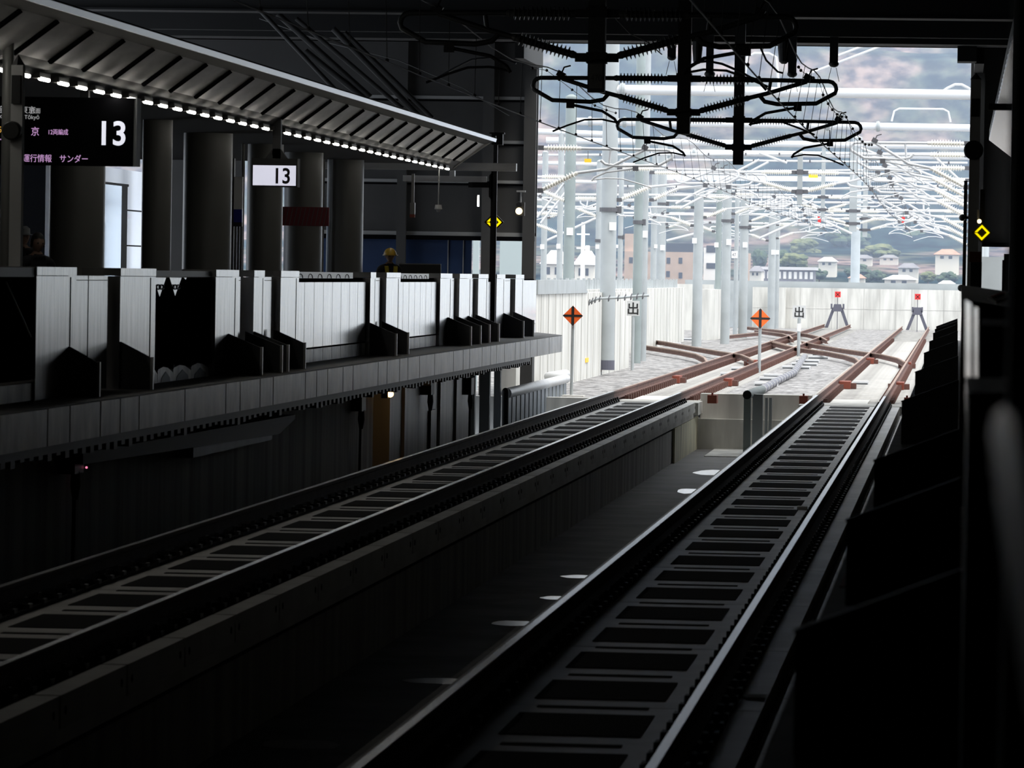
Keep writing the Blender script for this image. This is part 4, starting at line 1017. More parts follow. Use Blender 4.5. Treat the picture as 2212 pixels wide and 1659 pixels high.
# bead chain beside the right messenger
t = thing('bead_chain', 'chain of dark beads slanting past the right cantilever loops', 'chain', tuple(atY(1730, 150, 77.5)))
pth = [(1725, 145), (1730, 152), (1743, 162), (1757, 168), (1770, 178), (1778, 205), (1789, 224), (1798, 237), (1808, 247), (1818, 252), (1828, 253), (1842, 278), (1857, 300), (1863, 306), (1869, 312), (1877, 313), (1883, 313)]
pw_ = [atY(x, y, 77.5 + 22 * i / 16) for i, (x, y) in enumerate(pth)]
mb = MB(); mb.tube(pw_, 0.006, 'wire', 5); mb.build('cord', t)
for i, p in enumerate(pw_):
    mb = MB(); mb.ball(p, 0.028, 'black_steel', 8, 5); mb.build('bead', t)
# left bead pieces
t = thing('bead_chain', 'short chain of dark beads near the left cantilever loop', 'chain', tuple(atY(1180, 152, 76.5)))
pw_ = [atY(x, y, 76.5 + 20 * i / 6) for i, (x, y) in enumerate([(1150, 147), (1181, 152), (1208, 172), (1236, 194), (1285, 228), (1310, 238), (1330, 244)])]
mb = MB(); mb.tube(pw_, 0.006, 'wire', 5); mb.build('cord', t)
for p in pw_: mb = MB(); mb.ball(p, 0.026, 'black_steel', 8, 5); mb.build('bead', t)
# bell shaped drop insulators below the lintel
for i, (px, wpx, yb, bell, lab) in enumerate(((1451, 18, 132, 10, 'short dark drop insulator left of the middle mast'), (1506, 22, 138, 16, 'plump dark bell right behind the middle mast top'), (1533, 16, 168, 12, 'thin dark drop insulator between the middle and far masts'), (1693, 26, 138, 13, 'large dark bell hanging beside the thick right stub'), (1711, 18, 168, 11, 'thick right stub with round end under the lintel'), (1801, 18, 146, 11, 'lone dark stub hanging at the far right of the lintel'))):
    Y = 99.9; a, b = atY(px, yb, Y), atY(px, 92, Y); s = pxs(Y)
    t = thing('drop_insulator', lab, 'insulator', (a.x, Y, a.z), 'drop insulators under the portal lintel')
    if i in (1, 3):
        mb = MB(); mb.lathe((a.x, Y, a.z), (a.x, Y, b.z + 0.5), [(0, 0.05), (0.05, wpx * s * 0.4), (0.35, wpx * s * 0.52), (0.5, wpx * s * 0.5), (0.6, 0.03), (1, 0.03)], 'black', 14); mb.build('bell', t)
    else:
        mb = MB(); mb.box(a.x - wpx * s / 2, a.x + wpx * s / 2, Y - 0.08, Y + 0.08, a.z + 0.1, b.z + 0.5, 'black_steel'); mb.build('stub', t)
        mb = MB(); mb.ball((a.x, Y, a.z + 0.08), bell * s, 'black', 10, 7, (1, 1, 0.7)); mb.build('knob', t)
        for d in (-1, 1):
            p = a + Vector((d * 0.05, 0, 0)); mb = MB(); mb.tube([p, p + Vector((d * 0.07, 0, -0.3))], 0.006, 'wire', 4); mb.build('tail_wire', t)
# loose cables under the roof
for nm, pts, Y, lab in (('feeder_cable', [(950, 165), (985, 145), (1020, 128), (1060, 124), (1095, 130), (1115, 137)], 100, 'drooping dark cable arching in front of the end wall'),
        ('feeder_cable', [(1640, 97), (1655, 130), (1680, 155), (1692, 158)], 99.6, 'dark loop of cable hanging to the large bell'),
        ('feeder_cable', [(1500, 135), (1530, 132), (1560, 138), (1600, 155), (1640, 178), (1655, 195)], 85, 'dark jumper cable arching behind the far mast'),
        ('stay_wire', [(1330, 40), (1360, 72), (1400, 92), (1430, 118)], 70, 'thin wire sagging between the top insulators'),
        ('stay_wire', [(560, 40), (700, 90), (860, 130), (1000, 190), (1100, 250)], 98, 'long thin wire crossing the braces above the canopy')):
    wire(nm, lab, [atY(x, y, Y) for x, y in pts], 0.022 if nm == 'feeder_cable' else 0.009, 'black_steel' if nm == 'feeder_cable' else 'clad_line', 'cable')

# ================================================================== RIGHT PLATFORM
# guard plates seen edge on, their tops stepping away
for i, Y in enumerate((12.6, 18.5, 24.7, 37, 49, 62, 74, 86, 93, 99)):
    t = thing('guard_plate', ('nearest right platform guard plate', 'second right platform guard plate from the camera', 'third right platform guard plate from the camera', 'fourth right platform guard plate from the camera', 'fifth right platform guard plate from the camera', 'sixth right platform guard plate from the camera',
        'seventh right platform guard plate, half way down the platform', 'eighth right platform guard plate before the platform end', 'next to last right platform guard plate', 'last right platform guard plate against the bright ballast')[i], 'guard plate', (0.0, Y, PZ), 'guard plates on the right platform')
    mb = MB(); mb.prism_y([(-0.42, PZ), (0.03, PZ), (0.03, PZ + 0.52), (-0.42, PZ + 0.345)], Y, Y + 0.05, 'fin_plate'); mb.build('plate', t)
    mb = MB(); mb.prism_y([(-0.425, PZ + 0.335), (0.03, PZ + 0.512), (0.03, PZ + 0.522), (-0.425, PZ + 0.345)], Y, Y + 0.055, 'steel_dark'); mb.build('top_edge', t)
t = thing('platform_gate_post', 'dark near door box at the right edge with a dull top', 'platform door', (0.3, 10, PZ), 'door units on the right platform')
mb = MB(); mb.box(0.028, 0.7, 10.0, 11.6, PZ, 2.30, 'steel_dark'); mb.build('body', t)
mb = MB(); mb.box(0.026, 0.7, 9.99, 11.6, 2.30, 2.314, 'column'); mb.build('cap', t)
t = thing('platform_gate_post', 'black door box behind the near one at the right edge', 'platform door', (0.3, 14, PZ), 'door units on the right platform')
mb = MB(); mb.box(0.068, 0.7, 14.0, 16.5, PZ, 2.405, 'black_steel'); mb.build('body', t)
mb = MB(); mb.box(0.066, 0.7, 13.99, 16.5, 2.405, 2.42, 'black_steel'); mb.build('cap', t)
t = thing('platform_gate_post', 'far door box carrying the tilted panel with orange marks', 'platform door', (0.4, 27, PZ), 'door units on the right platform')
mb = MB(); mb.box(0.035, 0.9, 27.0, 33.0, PZ, 2.33, 'steel_dark'); mb.build('body', t)
mb = MB(); mb.hexa([(0.03, 27, 2.33), (0.9, 27, 2.28), (0.9, 33, 2.36), (0.03, 33, 2.48)], [(0.03, 27, 2.45), (0.9, 27, 2.32), (0.9, 33, 2.42), (0.03, 33, 2.53)], 'steel_dark'); mb.build('sloped_top', t)
mb = MB(); mb.box(0.028, 0.7, 26.9, 27.0, PZ, 2.33, 'column'); mb.build('end_panel', t)
# tilted panel with orange marks
Y = 25.0
c = [atY(2132, 641, 26.2), atY(2152, 652, 25), atY(2182, 641, 25.6), atY(2163, 630, 26.8)]
t = thing('tilted_panel', 'small grey tilted panel with orange marks at the right edge', 'panel', tuple(c[1]))
mb = MB(); mb.hexa([p + Vector((0, 0, -0.012)) for p in (c[0], c[1], c[2], c[3])], c, 'box_grey'); mb.build('plate', t)
for i in range(4):
    u = 0.16 + i * 0.2; a = c[0].lerp(c[3], 0.3 + 0.1 * (i % 2)).lerp(c[1].lerp(c[2], 0.3 + 0.1 * (i % 2)), u * 0.4 + 0.2); p = c[0].lerp(c[3], 0.25 + i * 0.19).lerp(c[1].lerp(c[2], 0.25 + i * 0.19), 0.36)
    mb = MB(); mb.cbox(p + Vector((0, 0, 0.004)), (0.018, 0.35, 0.006), 'orange'); mb.cbox(p + Vector((0.002, 0.1, 0.006)), (0.030, 0.10, 0.006), 'orange'); mb.build('orange_mark', t)
# stainless plates near the camera, turned so they mirror daylight from the yard
def tilted_plate(name, px_poly, Y0, b, th, m_, label, cat, grp=None):
    d0 = ray(*px_poly[0]); a = Y0 * (d0.x / d0.y + b); P_ = []
    for px, py in px_poly:
        d = ray(px, py); P_.append(CAMP + d * (a / (d.x + b * d.y)))
    n = len(P_); Q_ = [p + Vector((th, 0, 0)) for p in P_]
    mb = MB(); mb.add(P_ + Q_, [list(range(n)), list(range(2 * n - 1, n - 1, -1))] + [(i, i + n, (i + 1) % n + n, (i + 1) % n) for i in range(n)], m_)
    return solo(name, mb, label, cat, grp)
tilted_plate('side_strip', [(2085, 648), (2098, 655), (2098, 1000), (2085, 1010)], 13.2, 0.03, 0.008, 'polished', 'bright steel side strip left of its twin at the door box corner', 'strip', 'steel strips at the right edge')
tilted_plate('side_strip', [(2103, 662), (2112, 665), (2112, 950), (2103, 955)], 13.4, 0.03, 0.008, 'polished', 'bright steel side strip right of its twin at the door box corner', 'strip', 'steel strips at the right edge')
tilted_plate('grab_handle', [(2138, 935), (2150, 890), (2168, 878), (2186, 900), (2205, 1010), (2236, 1200), (2300, 1570), (2226, 1570), (2184, 1300), (2152, 1080)], 4.2, 0.03, 0.012, 'soffit_bright', 'out of focus pale steel handle in the lower right corner', 'handle')
# dark column close to the camera on the right
a = atY(2190, 300, 6.5)
mb = MB(); mb.box(a.x, 0.6, 6.5, 7.0, PZ, 6, 'roof_dark'); solo('near_column', mb, 'dark blurred column along the right picture edge', 'column')
a = atY(2180, 500, 30); b = atY(2194, 500, 30)
mb = MB(); mb.box(a.x, b.x, 30, 30.1, 2.3, 8, 'column'); solo('downpipe', mb, 'grey vertical pipe at the right edge beside the lit canopy', 'pipe')
# right canopy, its slats tilted to mirror daylight and look lit
t = thing('platform_canopy', 'bright ribbed canopy edge at the top right', 'canopy', (0.6, 60, 4.7))
XO = 0.60
for i in range(50):
    Y = 22 + i * 1.35
    d = Vector((-0.6, 0, -0.8)) * 0.062; a0, a1 = Vector((XO, Y, 5.33)), Vector((XO + 0.85, Y, 4.69)); b0, b1 = a0 + d + Vector((0, 1.22, 0)), a1 + d + Vector((0, 1.22, 0)); u = Vector((0, 0, 0.05))
    mb = MB(); mb.hexa([a0, a1, b1, b0], [a0 + u, a1 + u, b1 + u, b0 + u], 'soffit_bright'); mb.build('slat', t)
mb = MB(); mb.prism_y([(XO, 5.37), (XO + 0.9, 4.73), (XO + 0.9, 5.0), (XO, 5.5)], 22, 90, 'black_steel'); mb.build('backing', t)
mb = MB(); mb.box(XO - 0.03, XO, 22, 90, 5.33, 5.5, 'black_steel'); mb.build('lip', t)
a, b = atY(2135, 237, 45), atY(2205, 224, 45)
mb = MB(); mb.box(a.x, b.x, 45, 45.15, a.z, b.z, 'black'); solo('canopy_hanger', mb, 'black bar crossing under the bright right canopy', 'bar')
# red beacon on the dark machine near the right portal jamb
Y = 60; a, b = atY(2094, 625, Y), atY(2121, 566, Y)
t = thing('warning_beacon', 'dark post with a dull red lamp head right of the portal', 'beacon', ((a.x + b.x) / 2, Y, PZ))
mb = MB(); mb.box(a.x + 0.01, b.x, Y, Y + 0.15, PZ, b.z, 'black'); mb.build('post', t)
c0, c1 = atY(2094, 566, Y), atY(2120, 544, Y); mb = MB(); mb.box(c0.x, c1.x, Y - 0.02, Y + 0.15, c0.z, c1.z, 'red_oxide'); mb.build('lamp_head', t)
a, b = atY(2164, 640, Y), atY(2185, 562, Y)
mb = MB(); mb.box(a.x, b.x, Y, Y + 0.2, PZ, b.z, 'black_steel'); mb.box(a.x + 0.02, b.x, Y, Y + 0.2, b.z, b.z + 0.08, 'black_steel'); solo('equipment_case', mb, 'dark equipment case at the right side of the bright opening', 'case')
# narrow black fittings on the portal's right jamb
for i, (px, py) in enumerate(((2079, 470), (2076, 622))):
    c = atY(px, py, 100); mb = MB(); mb.ball(c, 0.075, 'black', 8, 6); mb.box(c.x, c.x + 0.18, 99.97, 100.03, c.z - 0.03, c.z + 0.03, 'black')
    solo('cable_clamp', mb, ['black knob on the right portal jamb at lamp height', 'black knob on the right portal jamb above the upright rails'][i], 'clamp')
a, b = atY(2078, 640, 101), atY(2090, 390, 101)
mb = MB(); mb.box(a.x, b.x, 101, 101.1, PZ, b.z, 'black_steel'); solo('cable_duct', mb, 'black duct running down the right portal jamb', 'duct')
# floor markings on the right platform
a = atZ(1822, 1250, PZ); mb = MB(); mb.box(-0.47, -0.25, 19.6, 20.9, PZ, PZ + 0.004, 'red_stripe'); solo('floor_marking', mb, 'dark red floor mark at the edge of the right platform', 'marking')
a, b = atY(1888, 1240, 22.4), atY(2066, 1100, 22.4)
mb = MB(); mb.box(a.x, b.x, 22.4, 22.44, PZ, b.z, 'steel_dark'); solo('equipment_cover', mb, 'dull grey square cover plate on the right platform', 'cover')

# ================================================================== THE YARD OUTSIDE
GZ = -0.30
mb = MB(); mb.box(-30, 6, 104.85, 268.5, GZ - 1.2, GZ, 'ballast')
o = mb.build('ballast'); o['kind'] = 'stuff'; o['label'] = 'grey crushed stone ballast bed around the outdoor tracks'; o['category'] = 'ballast'
# end of the channel: retaining blocks
mb = MB()
mb.box(-5.70, -3.2, 104.2, 104.8, -0.62, -0.06, 'concrete_yard'); mb.box(-5.85, -3.2, 103.9, 104.8, -1.3, -0.62, 'concrete_yard')
mb.box(-5.79, -5.74, 95.5, 104.2, -1.3, -0.57, 'concrete_daylit')  # paler skin paints daylight on the last stretch of channel wall
struct('channel_end_wall', mb)
mb = MB(); mb.box(-5.35, -3.4, 99.6, 104.0, -1.3, -1.285, 'concrete_yard'); struct('channel_sunlit_patch', mb)  # pale patch paints sunlight on the end of the channel floor
mb = MB(); mb.box(-12, -8.2, 104.6, 105.1, -1.2, -0.22, 'concrete_yard'); mb.box(-8.9, -8.15, 100.8, 101.0, -1.3, -0.6, 'concrete_yard'); struct('pit_end_wall', mb)
mb = MB(); mb.box(0.2, 12, 118, 118.4, GZ, 3.2, 'barrier_grey'); struct('added_yard_wall', mb)  # wall added beyond the right opening for the doors to reflect
mb = MB(); mb.box(6, 16, 104, 130, GZ - 1.2, GZ, 'concrete_yard'); struct('yard_apron', mb)
# rust red stop blocks
for i, (px, py, wpx, hpx) in enumerate(((1539, 862, 20, 18), (1736, 864, 18, 18), (1959, 870, 12, 22))):
    c = atY(px, py, 103.6); s = pxs(103.6)
    t = thing('stop_block', ['rust red stop block beside the left track slab end', 'rust red stop block left of the right track slab end', 'rust red stop block right of the right track slab end'][i], 'block', (c.x, 103.6, c.z - hpx * s / 2), 'red stop blocks at the slab ends')
    mb = MB(); mb.box(c.x - wpx * s / 2, c.x + wpx * s / 2, 103.4, 104.0, c.z - hpx * s / 2, c.z + hpx * s / 2, 'red_oxide'); mb.build('block', t)
    mb = MB(); mb.box(c.x - 0.02, c.x + 0.02, 103.5, 103.6, c.z + hpx * s / 2, c.z + hpx * s / 2 + 0.05, 'red_oxide'); mb.build('peg', t)
# conduit rising from the channel
Y = 101.0; s = pxs(Y)
a, b = atY(1605, 963, Y), atY(1622, 852, Y)
t = thing('cable_conduit', 'tall grey conduit pipes rising from the channel end', 'conduit', ((a.x + b.x) / 2, Y, -1.3))
mb = MB(); mb.box(a.x, b.x, Y, Y + 0.25, -1.3, b.z, 'pole_dark'); mb.build('duct', t)
c0, c1 = atY(1624, 963, Y + 0.5), atY(1648, 852, Y + 0.5); mb = MB(); mb.box(c0.x, c1.x, Y + 0.5, Y + 0.8, -1.3, c1.z, 'pole_grey'); mb.build('cover', t)
for px in (1655, 1664):
    p = atY(px, 900, Y + 1.5); mb = MB(); mb.tube([(p.x, Y + 1.5, -1.3), (p.x, Y + 1.5, -0.08)], 0.035, 'pole_grey', 8); mb.build('pipe', t)
p0 = atY(1614, 853, Y); p1 = atY(1645, 842, Y + 3); p2 = atZ(1700, 810, GZ + 0.15)
mb = MB(); mb.tube([p0, p1], 0.10, 'pole_dark', 12); mb.lathe(p0 + Vector((0, -0.01, 0)), p0, [(0, 0.09), (1, 0.10)], 'black', 12); mb.build('pipe_mouth', t)
# corrugated cable hose lying along the ballast
p = [atZ(x, y, GZ + 0.1) for x, y in ((1640, 845), (1680, 822), (1715, 805), (1728, 785), (1738, 770))]
t = thing('corrugated_hose', 'dark ribbed hose lying on the ballast between the tracks', 'hose', tuple(p[0]))
mb = MB(); mb.tube(p, 0.10, 'buffer_steel', 10); mb.build('hose', t)
for i in range(26):
    k = i / 26 * 3.99; a_ = int(k); q = p[a_].lerp(p[a_ + 1], k - a_); d = (p[a_ + 1] - p[a_]).normalized()
    mb = MB(); mb.lathe(q - d * 0.06, q + d * 0.06, [(0, 0.11), (1, 0.11)], 'box_grey', 10); mb.build('ring', t)
# white trough lids between the tracks
LID = None
for i, (px, py, wpx) in enumerate(((1655, 834, 50), (1662, 822, 42), (1670, 815, 40), (1720, 797, 60), (1738, 790, 55), (1745, 783, 50), (1768, 775, 44), (1775, 768, 40), (1772, 762, 36), (1600, 800, 40), (1575, 812, 36), (1490, 735, 50), (1440, 745, 60), (1540, 722, 60), (1590, 728, 50), (1860, 831, 32))):
    c = atZ(px, py, GZ); wd = wpx * pxs(c.y) / 2
    mb = MB(); mb.box(c.x - wd, c.x + wd, c.y - 0.35, c.y + 0.35, GZ, GZ + 0.10, 'white_pipe'); mb.box(c.x - wd + 0.02, c.x + wd - 0.02, c.y - 0.36, c.y - 0.3, GZ + 0.02, GZ + 0.05, 'mast_grey')
    solo('trough_lid', mb, 'white trough lid on the ballast between the outdoor tracks' if i < 9 else ('white trough lid near the left outdoor track' if i < 11 else 'white trough lid near the bases of the grey poles' if i < 15 else 'single white lid between the rails of the right track'), 'trough lid', 'white trough lids in the yard' + ('' if i < 9 else ' near the left track' if i < 11 else ' near the poles' if i < 15 else ' on the right track'))
# sleepers
first = None
for X, side, yend in ((-6.80, 'left', 266), (-2.2825, 'right', 261)):
    first = None; Y = 105.2; rest = MB(); n = 0
    while Y < yend:
        if n < 145:
            if first is None:
                first = thing('sleeper', 'pale concrete sleeper under the outdoor %s track' % side, 'sleeper', (X, Y, GZ - 0.05), 'concrete sleepers of the outdoor %s track' % side)
                mb = MB(); mb.hexa([(X - 1.2, Y - 0.14, GZ - 0.05), (X + 1.2, Y - 0.14, GZ - 0.05), (X + 1.2, Y + 0.14, GZ - 0.05), (X - 1.2, Y + 0.14, GZ - 0.05)], [(X - 1.18, Y - 0.10, -0.288), (X + 1.18, Y - 0.10, -0.288), (X + 1.18, Y + 0.10, -0.288), (X - 1.18, Y + 0.10, -0.288)], 'sleeper'); mb.build('beam', first)
                for sx in (-0.745, 0.745):
                    mb = MB(); mb.box(X + sx - 0.16, X + sx + 0.16, Y - 0.07, Y + 0.07, -0.29, -0.150, 'rust'); mb.build('fastening', first)
            else: copy_tree(first, (X, Y, GZ - 0.05))
        else: rest.box(X - 1.2, X + 1.2, Y - 0.12, Y + 0.12, GZ - 0.05, -0.288, 'sleeper')
        Y += 0.78; n += 1
    if rest.v: solo('sleepers', rest, 'far concrete sleepers of the %s track before its buffer stop' % side, 'sleeper', None, 'stuff')
# pale slab strips between the rails near the slab end
for X, side in ((-6.80, 'left'), (-2.2825, 'right')):
    for k in range(1):
        y0 = 104.7 + k * 9.5; mb = MB(); mb.box(X - 0.55 + 0.2 * k, X + 0.3 + 0.2 * k, y0, y0 + 4.5 - k * 3, -0.3, -0.26, 'concrete_yard')
        solo('cover_board', mb, 'pale board between the rails of the %s track, %s' % (side, 'next to the slab end'), 'board')
# rail joints with fish plates
for i, (px, py) in enumerate(((1458, 812), (1570, 818), (1825, 824), (1940, 826), (1958, 783), (1878, 774), (1625, 778))):
    c = atZ(px, py, -0.1); mb = MB(); mb.box(c.x - 0.14, c.x + 0.16, c.y - 0.6, c.y + 0.6, GZ + 0.02, -0.09, 'red_oxide')
    for d in (-0.3, 0.1): mb.box(c.x - 0.26, c.x + 0.30, c.y + d, c.y + d + 0.18, GZ + 0.02, -0.14, 'rust')
    solo('rail_joint', mb, ('red rail joint on the outer left track rail near the slab end', 'red rail joint on the inner left track rail near the slab end', 'red rail joint on the left rail of the right track near the slab end', 'red rail joint on the right rail of the right track near the slab end',
        'red rail joint where the crossing meets the far right rail', 'red rail joint where the crossing meets the right track left rail', 'red rail joint where the left turnout joins')[i], 'rail joint', 'red rail joints')
# crossover rails
def xrail(pts, label):
    w_ = [atZ(x, y, 0.0) for x, y in pts]; mb = MB(); k = len(w_)
    for a, b in zip(w_[:-1], w_[1:]):
        d = (b - a); d.z = 0; d.normalize(); n = Vector((-d.y, d.x, 0)); 
        for h0, h1, wd in ((-0.17, -0.14, 0.07), (-0.14, -0.04, 0.015), (-0.04, -0.002, 0.034)):
            mb.hexa([a + n * -wd + Vector((0, 0, h0)), b + n * -wd + Vector((0, 0, h0)), b + n * wd + Vector((0, 0, h0)), a + n * wd + Vector((0, 0, h0))],
                    [a + n * -wd + Vector((0, 0, h1)), b + n * -wd + Vector((0, 0, h1)), b + n * wd + Vector((0, 0, h1)), a + n * wd + Vector((0, 0, h1))], 'rust' if h1 < -0.03 else 'rust_head')
    solo('turnout_rail', mb, label, 'rail', 'rusty turnout rails')
xrail([(1390, 731), (1440, 738), (1500, 749), (1560, 759), (1600, 765), (1618, 772), (1627, 778)], 'upper rusty rail of the turnout leaving to the left by the grey poles')
xrail([(1390, 745), (1430, 751), (1470, 757), (1505, 764), (1522, 772), (1527, 780)], 'lower rusty rail of the turnout leaving to the left by the grey poles')
xrail([(1665, 735), (1700, 744), (1745, 738.5)][:2] + [(1706, 747)], 'short rusty rail inside the crossing diamond')
xrail([(1732, 737), (1760, 743), (1814, 752), (1870, 760), (1906, 765), (1940, 773), (1955, 781)], 'upper rusty rail of the crossing to the right track')
xrail([(1668, 738), (1700, 746), (1734, 752), (1788, 759), (1825, 766), (1848, 773), (1855, 779)], 'lower rusty rail of the crossing to the right track')
xrail([(1614, 705), (1660, 710), (1705, 715), (1745, 721), (1775, 728), (1786, 734)], 'upper rusty rail of the far turnout behind the poles')
xrail([(1630, 712), (1660, 716), (1690, 720), (1706, 725), (1712, 731)], 'lower rusty rail of the far turnout behind the poles')
xrail([(1560, 725), (1620, 718), (1700, 712)][:1] + [(1600, 721), (1640, 717)], 'faint far rail left of the far turnout')

# buffer stops
for i, (xl, xr, yb, yt, sx, sy, Yb) in enumerate(((1785, 1832, 701, 657, 1810, 636, 266.0), (1960, 2002, 706, 664, 1982.5, 641, 261.0))):
    a, b = atY(xl, yb, Yb), atY(xr, yb, Yb); zt_ = atY((xl + xr) / 2, yt, Yb).z; zb = 0.0; cx = (a.x + b.x) / 2
    t = thing('buffer_stop', ['dark A shaped buffer stop with red plate on the left track', 'dark A shaped buffer stop with red plate on the right track'][i], 'buffer stop', (cx, Yb, GZ), 'buffer stops')
    for x0, d in ((a.x, 1), (b.x, -1)):
        mb = MB(); mb.hexa([(x0 - 0.09, Yb - 0.1, GZ + 0.1), (x0 + 0.09, Yb - 0.1, GZ + 0.1), (x0 + 0.09, Yb + 0.1, GZ + 0.1), (x0 - 0.09, Yb + 0.1, GZ + 0.1)], [(x0 + d * 0.42 - 0.09, Yb - 0.1, zt_ - 0.2), (x0 + d * 0.42 + 0.09, Yb - 0.1, zt_ - 0.2), (x0 + d * 0.42 + 0.09, Yb + 0.1, zt_ - 0.2), (x0 + d * 0.42 - 0.09, Yb + 0.1, zt_ - 0.2)], 'buffer_steel'); mb.build('leg', t)
        mb = MB(); mb.box(x0 + d * 0.28 - 0.05, x0 + d * 0.28 + 0.05, Yb - 0.15, Yb + 0.15, zt_ - 0.28, zt_ + 0.02, 'buffer_steel'); mb.build('ear', t)
    mb = MB(); mb.hexa([(cx - 0.30, Yb - 0.15, zt_ - 0.42), (cx + 0.30, Yb - 0.15, zt_ - 0.42), (cx + 0.30, Yb + 0.15, zt_ - 0.42), (cx - 0.30, Yb + 0.15, zt_ - 0.42)], [(cx - 0.2, Yb - 0.15, zt_), (cx + 0.2, Yb - 0.15, zt_), (cx + 0.2, Yb + 0.15, zt_), (cx - 0.2, Yb + 0.15, zt_)], 'buffer_steel'); mb.build('crosshead', t)
    c = atY(sx, sy, Yb); mb = MB(); mb.tube([(cx, Yb - 0.05, GZ), (cx, Yb - 0.05, c.z)], 0.02, 'buffer_steel', 6); mb.build('rod', t)
    s = pxs(Yb) * 6.2; mb = MB(); mb.box(c.x - s, c.x + s, Yb - 0.22, Yb - 0.18, c.z - s, c.z + s, 'red'); rp_ = mb.build('red_plate', t)
    mb = MB()
    for rr in (0.785, -0.785): mb.cbox((c.x, Yb - 0.225, c.z), (s * 1.9, 0.008, s * 0.22), 'black', Matrix.Rotation(rr, 3, 'Y'))
    mb.build('dark_cross', rp_)

# orange diamond signs and white signs
for i, (cx, cy, r, yb, px, lab) in enumerate(((1238, 682, 22, 856, 1235.5, 'orange diamond sign with black cross on a post left of the left track'), (1642.5, 688, 22, 806, 1640, 'orange diamond sign with black cross between the two tracks'))):
    g = atZ(px, yb, GZ); Yp = g.y; s = pxs(Yp); c = atY(cx, cy, Yp)
    t = thing('diamond_sign', lab, 'sign', (c.x, Yp, GZ), 'orange diamond signs')
    mb = MB(); mb.tube([(c.x - 0.01, Yp, GZ), (c.x, Yp, c.z)], 3.4 * s, 'pole_grey', 10); mb.build('post', t)
    S = r * s
    mb = MB(); mb.prism_y([(c.x, c.z - S), (c.x + S, c.z), (c.x, c.z + S), (c.x - S, c.z)], Yp - 0.08, Yp - 0.05, 'orange'); bd_ = mb.build('board', t)
    w_ = 3 * s; mb = MB(); mb.prism_y([(c.x - w_, c.z - S + w_), (c.x, c.z - S), (c.x + w_, c.z - S + w_), (c.x + w_, c.z + S - w_), (c.x, c.z + S), (c.x - w_, c.z + S - w_)], Yp - 0.086, Yp - 0.08, 'black')
    mb.prism_y([(c.x - S, c.z), (c.x - S + w_ * 0.8, c.z - w_ * 0.8), (c.x + S - w_ * 0.8, c.z - w_ * 0.8), (c.x + S, c.z), (c.x + S - w_ * 0.8, c.z + w_ * 0.8), (c.x - S + w_ * 0.8, c.z + w_ * 0.8)], Yp - 0.0855, Yp - 0.08, 'black'); mb.build('black_cross', bd_)
    if i == 0:
        mb = MB(); mb.box(c.x - 0.3, c.x + 0.3, Yp - 0.3, Yp + 0.3, GZ - 0.35, GZ + 0.03, 'concrete_yard'); mb.build('footing', t)
for i, (x0, x1, y0, y1, yb, lab) in enumerate(((1354, 1382, 650, 682, 800, 'pale grey sign with a black character against the second grey pole'), (1712, 1741, 660, 688, 770, 'pale grey sign with a black character between the tracks'))):
    cx = (x0 + x1) / 2; g = atZ(cx - 3, yb, GZ); Yp = g.y; s = pxs(Yp)
    a, b = atY(x0, y1, Yp), atY(x1, y0, Yp); xm = (a.x + b.x) / 2
    t = thing('departure_sign', lab, 'sign', (xm, Yp, GZ), 'square yard signs')
    mb = MB(); mb.box(a.x, b.x, Yp - 0.05, Yp - 0.03, a.z, b.z, 'box_grey'); bd_ = mb.build('board', t)
    mb = MB(); mb.tube([(xm, Yp, GZ), (xm, Yp, b.z - 0.05)], 3.5 * s, 'pole_grey', 10); mb.build('post', t)
    if i == 1:
        p0, p1 = atY(cx, 716, Yp), atY(cx, 699, Yp); mb = MB(); mb.tube([(xm, Yp, p0.z), (xm, Yp, p1.z)], 4.2 * s, 'white', 10); mb.build('white_sleeve', t)
    h = (b.z - a.z); text_mesh('character', '出', xm, Yp - 0.055, a.z + h * 0.16, h * 0.86, 'black', bd_, 'CENTER', 0.004, bold=0.012 * h)

# retaining walls
def wall_poly(name, pts, z0, z1, th, m_='concrete_yard'):
    mb = MB()
    for (a, b) in zip(pts[:-1], pts[1:]):
        a, b = Vector((*a, 0)), Vector((*b, 0)); d = (b - a).normalized(); n = Vector((-d.y, d.x, 0)) * th
        mb.hexa([a + Vector((0, 0, z0)), b + Vector((0, 0, z0)), b + n + Vector((0, 0, z0)), a + n + Vector((0, 0, z0))], [a + Vector((0, 0, z1)), b + Vector((0, 0, z1)), b + n + Vector((0, 0, z1)), a + n + Vector((0, 0, z1))], m_)
        L = (b - a).length; k = max(1, int(L / 2.0))
        for i in range(1, k):      # formwork joints
            q = a.lerp(b, i / k); mb.box(q.x - 0.03, q.x + 0.012, q.y - 0.03, q.y + 0.03, z0, z1, 'concrete')
    struct(name, mb)
XL = -10.15
yA = 107.0; yB_ = atX(1300, 700, XL).y; yC = atX(1360, 700, XL).y
wall_poly('retaining_wall_near', [(XL, yC), (XL, yA)], -1.3, 2.08, -0.4)
yD = atX(1394, 700, -12.0).y
wall_poly('retaining_wall_step', [(-12.0, 205), (-12.0, yC + 1)], GZ, 2.1, -0.4)
a, b = atY(1434, 680, 250), atY(1500, 680, 250)
wall_poly('retaining_wall_recess', [(a.x, 250), (b.x + 1.0, 250)], GZ, atY(1450, 613, 250).z, 0.4)
a, b = atY(1512, 700, 212), atY(1544, 700, 212)
mb = MB(); mb.box(a.x, b.x, 212, 222, GZ, atY(1530, 625, 212).z, 'concrete_yard'); struct('retaining_wall_block', mb)
yw = 268.6
a = atY(1626, 640, yw); zt_ = atY(1900, 624.5, yw).z
mb = MB(); mb.box(a.x, 6, yw, yw + 0.5, GZ - 0.5, zt_, 'concrete_yard')
x = a.x
